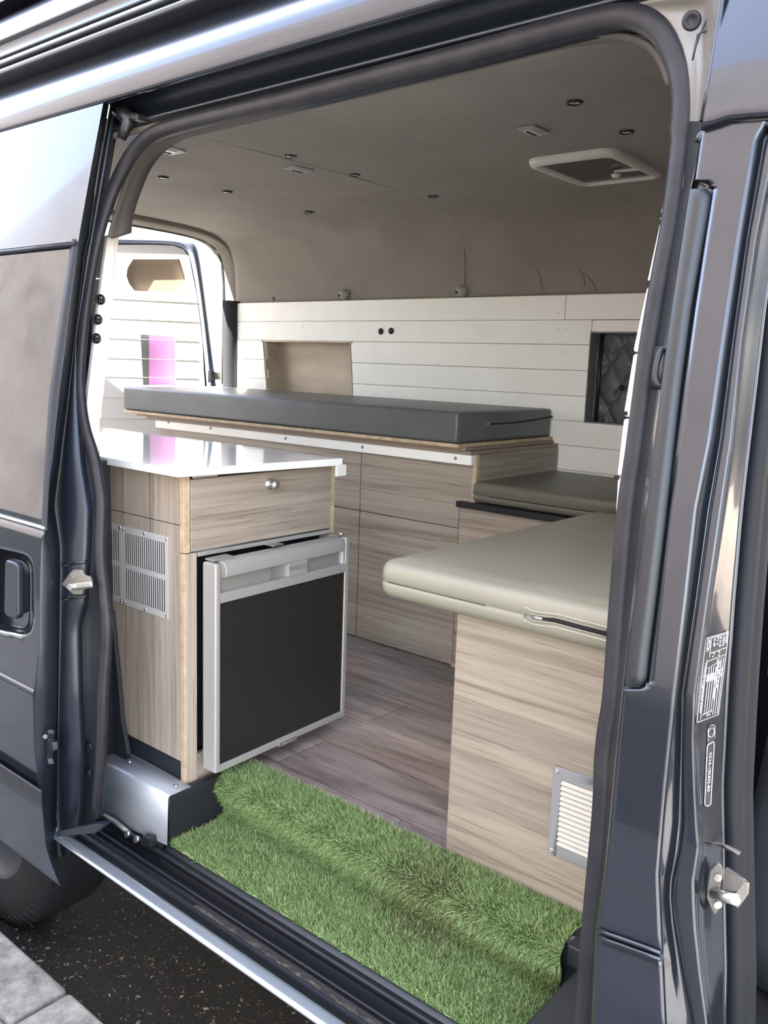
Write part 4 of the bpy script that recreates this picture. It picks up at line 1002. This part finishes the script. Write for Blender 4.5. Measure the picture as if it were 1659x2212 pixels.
# ---- sill and step
sl_ = prof(500, [(1925, 1.118), (1932, 1.106), (1940, 1.098), (1948, 1.104), (1966, 1.125), (1974, 1.090), (1978, 1.072), (1983, 1.066), (1988, 1.068), (1996, 1.075), (2006, 1.050), (2016, 1.040), (2024, 1.036), (2028, 1.026), (2038, 1.006), (2044, .994)])
sweep('inner_sill', sl_, RUBBER, -1.95, .3, van, 2)
lip = prof(500, [(2042, .996), (2045, .990), (2050, .985), (2066, .974), (2081, .962), (2084, .966)]); lip += [np.array([0, 1.30, lip[-1][2] - .35])]
sweep('sill_edge', lip, mat('silver_grey_sill', (.30, .34, .38), .3, .6, .6, .08), -3.2, .3, van)
ru = prof(500, [(2000, 1.062), (2004, 1.052), (2009, 1.046), (2013, 1.042)])
RUST = mat('rusty_grit', (.06, .045, .03), .9); _c = coords(RUST); _a = noise(RUST, _c, 55, 6, .75)
setcol(RUST, ramp(RUST, _a, [(.45, (.02, .02, .022)), (.55, (.07, .05, .035)), (.68, (.20, .16, .12))]))
sweep('dirt_line', [p + np.array([0, -.001, .001]) for p in ru], RUST, -1.35, .3, van)
# tub: tread, riser, side walls, nose
BT = mat('black_step_moulding', (.016, .017, .02), .45)
TZ = -.116
nose = [(1.34, .004), (1.315, -.002), (1.302, -.02), (1.302, -.10), (1.296, TZ), (1.15, TZ), (1.128, TZ - .004), (1.112, TZ - .016), (1.106, TZ - .035), (1.108, TZ - .06)]
rows = [[np.array([x, y, z]) for y, z in nose] for x in (-1.556, -.58)]
MB().grid(rows).build('step_well', BT, van, .002)
rs = []
for x, dz in ((-1.575, -.000), (-1.562, .003), (-1.553, 0), (-1.549, -.010), (-1.549, -.12)):
    rs.append([np.array([x, y, dz + z_]) for y, z_ in ((1.1275, -.15), (1.128, -.006), (1.130, 0), (1.16, .001), (1.30, .002), (1.36, .001))])
for r in rs[-1]: r[2] = TZ - .01
MB().grid(rs).build('step_side', BT, van, .002)
MB().box(-.60, -.47, 1.09, 1.345, TZ - .05, -.03).build('step_side', BT, van, .012, 3)
# underfloor and sill body so nothing is hollow
MB().box(-3.3, .3, 1.34, 2.95, -.30, -.035).build('floor_pan', BLACK, van)
MB().box(-.62, -.46, 1.29, 1.372, -.036, .003).build('sill_cap', BT, van, .003)
# aluminium cover box
al = thing('cover_plate', (-1.7, 1.13, 0), 'bare aluminium angle plate covering the sill at the foot of the cabinet', 'plate')
ax0 = -1.815
tp = [at(u, v, z=.005) for u, v in ((235, 1650), (365, 1725), (402, 1696), (268, 1631))]
y_f = 1.122
x_r = -1.5525
bl = at(218, 1766, y=1.112); brr = at(360, 1826, y=1.112)
pr = [(1.192, .0052), (1.134, .0052), (1.1285, .003), (1.126, -.002)]
r0 = [np.array([ax0 - .03, y, z]) for y, z in pr] + [np.array([ax0 - .03, 1.112, bl[2]])]
r1 = [np.array([x_r, y, z]) for y, z in pr] + [np.array([brr[0], 1.112, brr[2]])]
MB().grid([r0, r1]).build('plate', ALU, al, 0, 2, .0022)
for u, v in ((280, 1645), (380, 1697)):
    screw(al, at(u, v, z=.0075) + np.array([0, 0, .0]), (0, 0, 1), .0065)
# lower door roller track beneath the plate
rt = [at(u, v, y=1.10) for u, v in ((226, 1762), (250, 1775), (280, 1800), (300, 1812))]
MB().tube([rt[0], rt[1], rt[2]], .006, 8).build('roller_arm', ZINC, van)
for p in (rt[2], rt[3]): MB().cyl(p, (0, -1, .2), .008, .010, 12).build('roller', STEEL, van)
MB().prism([at(u, v, y=1.09) for u, v in ((306, 1806), (322, 1812), (324, 1832), (304, 1826))], (0, .02, 0)).build('track_stop', BLACKPL, van, .001)
# grey trim beside the cabinet, inside the seal on the left
tr = [(236, 1320), (240, 1318), (256, 1478), (262, 1560), (276, 1630), (272, 1640), (232, 1650), (226, 1500), (224, 1380)]
MB().prism([at(u, v, y=1.165) for u, v in tr], (0, .012, 0)).build('inner_trim', DARKTRIM, van, .003)
MB().box(-1.98, -1.83, 1.12, 1.17, -.02, .75).build('pillar_inner', PAINT2, van)

# ---- sliding door
sdoor = thing('door_group', (0, 0, 0), 'x', 'x'); bpy.data.objects.remove(sdoor)
S_ = [(222, 223), (362, 197), (515, 170), (550, 166), (670, 150), (760, 140), (851, 128), (1000, 112), (1092, 100), (1142, 99), (1148, 99), (1161, 90), (1227, 87), (1409, 83), (1480, 75), (1505, 71), (1560, 72), (1606, 73), (1660, 78), (1702, 82), (1739, 90), (1829, 99), (1870, 112), (1900, 124), (1915, 131)]
T_ = [(222, 236), (362, 212), (509, 190), (550, 180), (670, 166), (851, 146), (1000, 128), (1092, 116), (1176, 128), (1226, 129), (1378, 127), (1505, 124), (1632, 122), (1803, 121), (1860, 126), (1915, 132)]
U_ = [(222, 256), (362, 232), (509, 205), (670, 178), (731, 168), (851, 170), (1000, 182), (1100, 198), (1176, 196), (1300, 189), (1353, 175), (1505, 178), (1632, 184), (1750, 180), (1803, 172), (1860, 150), (1915, 134)]
EX = []
# upper panel
rows = []
for v in np.linspace(223, 520, 12):
    ur = interp(S_, v); row = []
    for u in np.linspace(-260, ur, 20): row.append(skin(u, vrow(ur, v, u), 0.0))
    rows.append(row)
upnl = MB().grid(rows).build('sliding_door', PAINT, van)
upnl['label'] = 'open sliding side door'
# lower panel with handle pocket
def sm(t): t = max(0, min(1, t)); return t * t * (3 - 2 * t)
rows = []
vv = sorted(set(list(np.linspace(1145, 1170, 6)) + list(np.linspace(1172, 1380, 60)) + list(np.linspace(1384, 1480, 12)) + list(np.linspace(1482, 1512, 16)) + list(np.linspace(1516, 1720, 16)) + list(np.linspace(1724, 1914, 20))))
for v in vv:
    ur = interp(S_, v); row = []
    for u in np.concatenate([np.linspace(-260, -60, 10)[:-1], np.linspace(-60, ur, 75)]):
        v_ = vrow(ur, v, u)
        if v > 1740:         # bottom edge of the door: tip drops, edge runs straight
            pass
        # pocket, in pixel-like coordinates sheared along the van
        a = (u - 22) / 50.0; vc = 1278 + (u - 22) * .22; b = (v_ - vc) / 88.0
        rr_ = (abs(a) ** 5 + abs(b) ** 5) ** .2
        d = .030 * sm((1.04 - rr_) / .22)
        # waist swage
        w = (v - 1497)
        d += -.004 * math.exp(-(w / 5.0) ** 2) + .004 * sm((v - 1497) / 12)
        rr0 = sm((1160 - v) / 16) * .006
        row.append(skin(u, v_, d + rr0))
    rows.append(row)
MB().grid(rows).build('lower_skin', PAINT, upnl)
# handle
hnd = [(10, 1214), (14, 1210), (32, 1216), (38, 1226), (38, 1330), (34, 1338), (14, 1332), (8, 1322)]
h0 = [skin(u, v, -.012) for u, v in hnd]
MB().prism(h0, (0, .016, 0)).build('handle', PAINT2, upnl, .004, 3)
MB().prism([skin(u, v, .002) for u, v in ((38, 1232), (46, 1240), (46, 1325), (38, 1328))], (0, .02, 0)).build('handle_lever', BLACKPL, upnl, .003)
# black rubbing strip
a0, a1 = (88, 1706), (88, 1747)
rs1 = [[skin(u, vrow(88, v, u), of) for v, of in ((1704, 0), (1707, -.012), (1716, -.016), (1738, -.014), (1747, -.008), (1749, 0))] for u in (-260, -100, 0, 60, 84, 90)]
MB().grid(rs1).build('rubbing_strip', BLACKPL, upnl, .002)
MB().prism([skin(90, v, of) for v, of in ((1704, 0.001), (1707, -.012), (1716, -.016), (1738, -.014), (1747, -.008), (1749, 0.001))], (-.004, 0, 0)).build('strip_end', RUBBER, upnl)
# window: glass, gasket, surround
gR = [(538, 153), (670, 133), (851, 108), (1000, 98), (1136, 91)]
rows = []
for v in np.linspace(534, 1138, 14):
    ur = interp(gR, v); rows.append([skin(u, vrow(ur, v, u), .006) for u in np.linspace(-260, ur, 14)])
gl = MB().grid(rows).build('window', TINT, upnl)
rows = []
for v in np.linspace(516, 1146, 30):
    a = interp(gR, v) - 2; b = interp(S_, v); rows.append([skin(a, v, .006), skin(a + 5, v, -.001), skin(a + 12, v, -.001), skin(a + 13, v, .001), skin(b, v, .0)])
MB().grid(rows).build('window_frame', DARKTRIM, upnl)
MB().tube([skin(u, vrow(168, 527, u), .001) for u in (-260, -60, 60, 166)], .005, 8).build('window_gasket', RUBBER, upnl)
MB().tube([skin(u, vrow(98, 1142, u), .001) for u in (-260, -60, 40, 99)], .004, 8).build('window_gasket', STEEL, upnl)
# leading edge of the door
rows = []
for v in np.linspace(223, 1914, 90):
    s_, t_, u_ = interp(S_, v), interp(T_, v), interp(U_, v)
    rows.append([skin(s_, v, .0), skin(s_ + (t_ - s_) * .15, v, .004), skin(t_ - 2, v, .048), skin(t_, v, .056)])
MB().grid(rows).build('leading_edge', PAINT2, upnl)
rows = []
for v in np.linspace(223, 1850, 90):
    s_, t_, u_ = interp(S_, v), interp(T_, v), interp(U_, v)
    rows.append([skin(t_ + 2, v, .070), skin(t_ + 4, v, .058), skin(t_ + (u_ - t_) * .75, v, .062), skin(u_, v, .078), skin(u_ + 3, v, .10)])
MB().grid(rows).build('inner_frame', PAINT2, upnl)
rows = []
for v in np.linspace(223, 1800, 40):
    u_ = interp(U_, v); us_ = np.interp(v, [b for a, b in SP[36:]], [a for a, b in SP[36:]]); rows.append([skin(u_ - 6, v, .085), skin(u_ + 6, v, .100), skin(max(us_, u_ + 8), v, .100)])
MB().grid(rows).build('rear_pillar', RUBBER, van)
# edge stampings
for vq in (1218, 1292):
    MB().tube([skin(135, vq + 2, .057), skin(160, vq - 1, .060), skin(186, vq - 4, .064)], .0035, 8).build('stamping', PAINT, upnl)
# latch on the door edge
lt = [(133, 1262), (152, 1236), (158, 1231), (174, 1231), (180, 1242), (192, 1246), (196, 1258), (196, 1270), (176, 1274), (174, 1284), (158, 1284)]
lp = MB().prism([skin(u, v, .050) for u, v in lt], (0, .006, 0)).build('latch_plate', ZINC, upnl, .001)
MB().prism([skin(u, v, .040) for u, v in ((150, 1260), (196, 1256), (197, 1268), (152, 1274))], (0, .006, 0)).build('latch_bar', STEEL, lp, .002)
MB().cyl(skin(161, 1243, .050), (0.2, -1, 0), .008, .003, 16).build('bolt', ZINC, lp); MB().cyl(skin(155, 1267, .040), (.2, -1, 0), .007, .006, 16).build('bolt', STEEL, lp)
MB().prism([skin(u, v, .020) for u, v in ((90, 1580), (102, 1576), (106, 1584), (104, 1600), (112, 1604), (114, 1622), (104, 1626), (102, 1640), (106, 1652), (98, 1658), (89, 1650), (86, 1600))], (0.004, .012, 0)).build('edge_catch', PAINT2, upnl, .002)
MB().cyl(skin(99, 1590, .018), (.6, -.8, 0), .005, .004, 12).build('bolt', ZINC, upnl)
for u, v in ((196, 1612), (194, 1668)): MB().cyl(skin(u, v, .10), (.3, -1, 0), .010, .010, 12).build('bolt', BLACKPL, van)
MB().prism([skin(u, v, .02) for u, v in ((122, 1796), (205, 1780), (225, 1782), (205, 1800), (122, 1808))], (0, .02, 0)).build('lower_arm', PAINT2, upnl, .002)

# ---- wheel
wc = np.array([-2.30, 1.06, GZ + .34])
wh = bpy.data.objects.new('wheel', None); bpy.data.objects.remove(wh)
pf = [(.20, .0), (.23, -.012), (.27, -.015), (.30, -.010), (.325, .0), (.337, .02), (.340, .05), (.340, .15), (.337, .18), (.325, .20), (.29, .21), (.2, .2)]
wo = MB().lathe(wc + np.array([0, 0, 0]), (0, 1, 0), pf, 64).build('wheel', TYRE, van); wo['label'] = 'black tyre'
mb = MB()
for k in range(60):
    a = 2 * PI * k / 60; ca, sa = math.cos(a), math.sin(a)
    p = wc + np.array([.338 * ca, .012, .338 * sa]); q = wc + np.array([.300 * ca, -.012, .300 * sa])
    mb.tube([p, q], .004, 5)
mb.build('tread_blocks', TYRE, wo)
MB().lathe(wc, (0, 1, 0), [(.001, .02), (.05, .018), (.07, .03), (.16, .05), (.19, .01), (.205, .0)], 40).build('rim', PAINT2, wo)
# wheel arch shade
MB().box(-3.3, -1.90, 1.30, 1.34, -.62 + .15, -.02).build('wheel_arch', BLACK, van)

# ---- front passenger seat behind the pillar
fs = thing('front_seat', (-.3, 1.7, 0), 'grey patterned front passenger seat glimpsed at the right edge', 'car seat')
SEATF = mat('grey_seat_cloth', (.30, .30, .29), .85)
_q = nodes(SEATF); _w = _q[1].new('ShaderNodeTexWave'); _w.inputs['Scale'].default_value = 25; _w.inputs['Distortion'].default_value = 6
_q[2].new(coords(SEATF), _w.inputs['Vector']); setcol(SEATF, ramp(SEATF, _w.outputs['Fac'], [(.2, (.20, .205, .20)), (.7, (.42, .41, .39))]))
def lump(name, m, pts, w, r, parent):
    mb = MB(); rows = []
    for p, rr in zip(pts, r):
        rows.append([np.array(p) + np.array([rr * math.cos(q), w * np.sign(math.sin(q)) * abs(math.sin(q)) ** .4, 0]) for q in np.linspace(0, 2 * PI, 20, endpoint=False)])
    mb.grid(rows, True, True)
    for rg in (rows[0], rows[-1]):
        i = mb.verts(rg); mb.face([i + k for k in range(len(rg))])
    return mb.build(name, m, parent)
lump('backrest', SEATF, [(-.27, 1.66, z) for z in (.15, .3, .5, .7, .85, .93, .96)], .26, [.09, .10, .10, .09, .075, .05, .02], fs)
lump('bolster', SEATF, [(-.25, 1.42, z) for z in (.50, .54, .62, .75, .84, .88)], .035, [.09, .125, .125, .12, .09, .04], fs)
lump('side_shield', DARKTRIM, [(-.25, 1.42, z) for z in (.02, .1, .3, .48, .52)], .04, [.10, .12, .125, .11, .06], fs)
box('cushion', SEATF, fs, -.26, .35, 1.40, 1.92, .02, .18, .03, 4)
MB().tube([(-.33, 1.36, .44), (-.32, 1.34, .40), (-.31, 1.33, .35)], [.006, .014, .012], 8).build('recline_lever', BLACKPL, fs)

# ------------------------------------------------------------------ artificial grass mat on the step
gm = thing('grass_mat', (-1.08, 1.22, -.11), 'green artificial grass mat draped over the entrance step', 'mat')
MP = [(1.128, TZ + .001), (1.16, TZ + .004), (1.28, TZ + .004), (1.297, TZ + .010), (1.300, TZ + .03), (1.288, -.055), (1.268, -.03), (1.267, -.010), (1.286, .003), (1.33, .006), (1.372, .006)]
def dens(P, n):
    P = np.array(P); s = np.r_[0, np.cumsum(np.hypot(*np.diff(P, axis=0).T))]; t = np.linspace(0, s[-1], n)
    return np.c_[np.interp(t, s, P[:, 0]), np.interp(t, s, P[:, 1])], s[-1]
PD, plen = dens(MP, 60)
for _ in range(3): PD[1:-1] = (PD[:-2] + PD[1:-1] * 2 + PD[2:]) / 4
GX0, GX1 = -1.545, -.622
def gx(j, side): # wavy side edges
    t = j / 59
    return (GX0 + .004 * math.sin(t * 9) if side == 0 else GX1 - .012 * sm(1 - abs(t - .45) / .25) + .004 * math.sin(t * 13))
rows = [[np.array([gx(j, 0) + (gx(j, 1) - gx(j, 0)) * s, PD[j][0], PD[j][1]]) for j in range(60)] for s in np.linspace(0, 1, 30)]
MB().grid(rows).build('backing', GRASSB, gm, 0, 2, .003)
N = 150000
rng = np.random.default_rng(3)
jt = rng.uniform(0, 58.99, N); j0 = jt.astype(int); fr_ = jt - j0
base = np.zeros((N, 3)); gxa = np.array([[gx(j, 0), gx(j, 1)] for j in range(60)])
x0a = gxa[j0, 0]; x1a = gxa[j0, 1]
base[:, 0] = x0a + (x1a - x0a) * rng.uniform(0, 1, N); base[:, 1] = PD[j0, 0] * (1 - fr_) + PD[j0 + 1, 0] * fr_; base[:, 2] = PD[j0, 1] * (1 - fr_) + PD[j0 + 1, 1] * fr_
tg = PD[j0 + 1] - PD[j0]; tg /= np.linalg.norm(tg, axis=1)[:, None]
nrm = np.c_[np.zeros(N), -tg[:, 1], tg[:, 0]]
clump = np.sin(base[:, 0] * 61 + 2 * np.sin(base[:, 1] * 47)) * .25
lean = np.c_[rng.normal(-.12, .42, N) + clump, rng.normal(-.10, .35, N), rng.normal(.05, .30, N)]
d = nrm + lean; d /= np.linalg.norm(d, axis=1)[:, None]
Lb = rng.uniform(.009, .020, N)
wv = rng.normal(0, 1, (N, 3)); side = np.cross(d, wv); side /= np.linalg.norm(side, axis=1)[:, None]; side *= rng.uniform(.0006, .0011, N)[:, None]
bend = rng.normal(0, .30, (N, 3)); tip = base + (d + bend * .6) * Lb[:, None]; midp = base + d * Lb[:, None] * .55
V = np.empty((N, 5, 3)); V[:, 0] = base - side; V[:, 1] = base + side; V[:, 2] = midp + side * .9; V[:, 3] = midp - side * .9; V[:, 4] = tip
o0 = parent_loc(gm); V -= o0
me = bpy.data.meshes.new('pile'); me.vertices.add(N * 5); me.vertices.foreach_set('co', V.reshape(-1).astype(np.float32))
me.loops.add(N * 7); me.polygons.add(N * 2)
li = np.array([0, 1, 2, 3, 3, 2, 4])[None, :] + (np.arange(N) * 5)[:, None]
me.loops.foreach_set('vertex_index', li.reshape(-1).astype(np.int32))
ls = np.c_[np.arange(N) * 7, np.arange(N) * 7 + 4].reshape(-1); me.polygons.foreach_set('loop_start', ls.astype(np.int32))
try: me.polygons.foreach_set('loop_total', np.tile([4, 3], N).astype(np.int32))
except Exception: pass
me.update(calc_edges=True)
pal = np.array([(.20, .30, .10), (.27, .36, .15), (.14, .225, .065), (.33, .40, .19), (.38, .33, .17), (.08, .13, .035)]); ci_ = rng.choice(6, N, p=[.3, .27, .2, .12, .04, .07])
colr = pal[ci_] * rng.uniform(.8, 1.2, N)[:, None]
# a browned worn patch
dpatch = np.exp(-(((base[:, 0] + .92) / .09) ** 2 + ((base[:, 1] - 1.28) / .05) ** 2)); br_ = (rng.uniform(0, 1, N) < dpatch * .5)
colr[br_] = np.array([.13, .095, .05])
ca_ = me.color_attributes.new('tone', 'FLOAT_COLOR', 'POINT'); cc = np.ones((N, 5, 4), np.float32); cc[:, :, :3] = colr[:, None, :]
ca_.data.foreach_set('color', cc.reshape(-1)); me.materials.append(GRASSM); me.validate()
po = bpy.data.objects.new('pile', me); COL.objects.link(po); po.parent = gm; po['kind'] = 'stuff'

# loose bits of leaf and grit lying on the wet road
mb = MB(); rg = np.random.default_rng(5)
for k in range(2600):
    x = rg.uniform(-2.4, -.5); y = rg.uniform(.99, 1.9); r_ = rg.uniform(.0015, .006) * (1 if rg.uniform() < .8 else 1.8); a = rg.uniform(0, 6.28); e = rg.uniform(.2, .6)
    cx_, sx_ = math.cos(a) * r_, math.sin(a) * r_
    z_ = GZ + .0015
    i = mb.verts([(x + cx_, y + sx_, z_ + rg.uniform(0, .003)), (x - sx_ * e, y + cx_ * e, z_ + rg.uniform(0, .004)), (x - cx_, y - sx_, z_), (x + sx_ * e, y - cx_ * e, z_ + rg.uniform(0, .003))]); mb.face((i, i + 1, i + 2, i + 3))
LITTER = mat('leaf_litter', (.16, .13, .10), .8); noisy(LITTER, (.06, .05, .04), (.30, .26, .20), 60)
o = mb.build('leaf_litter', LITTER, None, 0, 2, 0, 0, -1, False); o['kind'] = 'stuff'; tag(o, 'scattered leaf litter and grit on the dark road beside the kerb', 'litter')
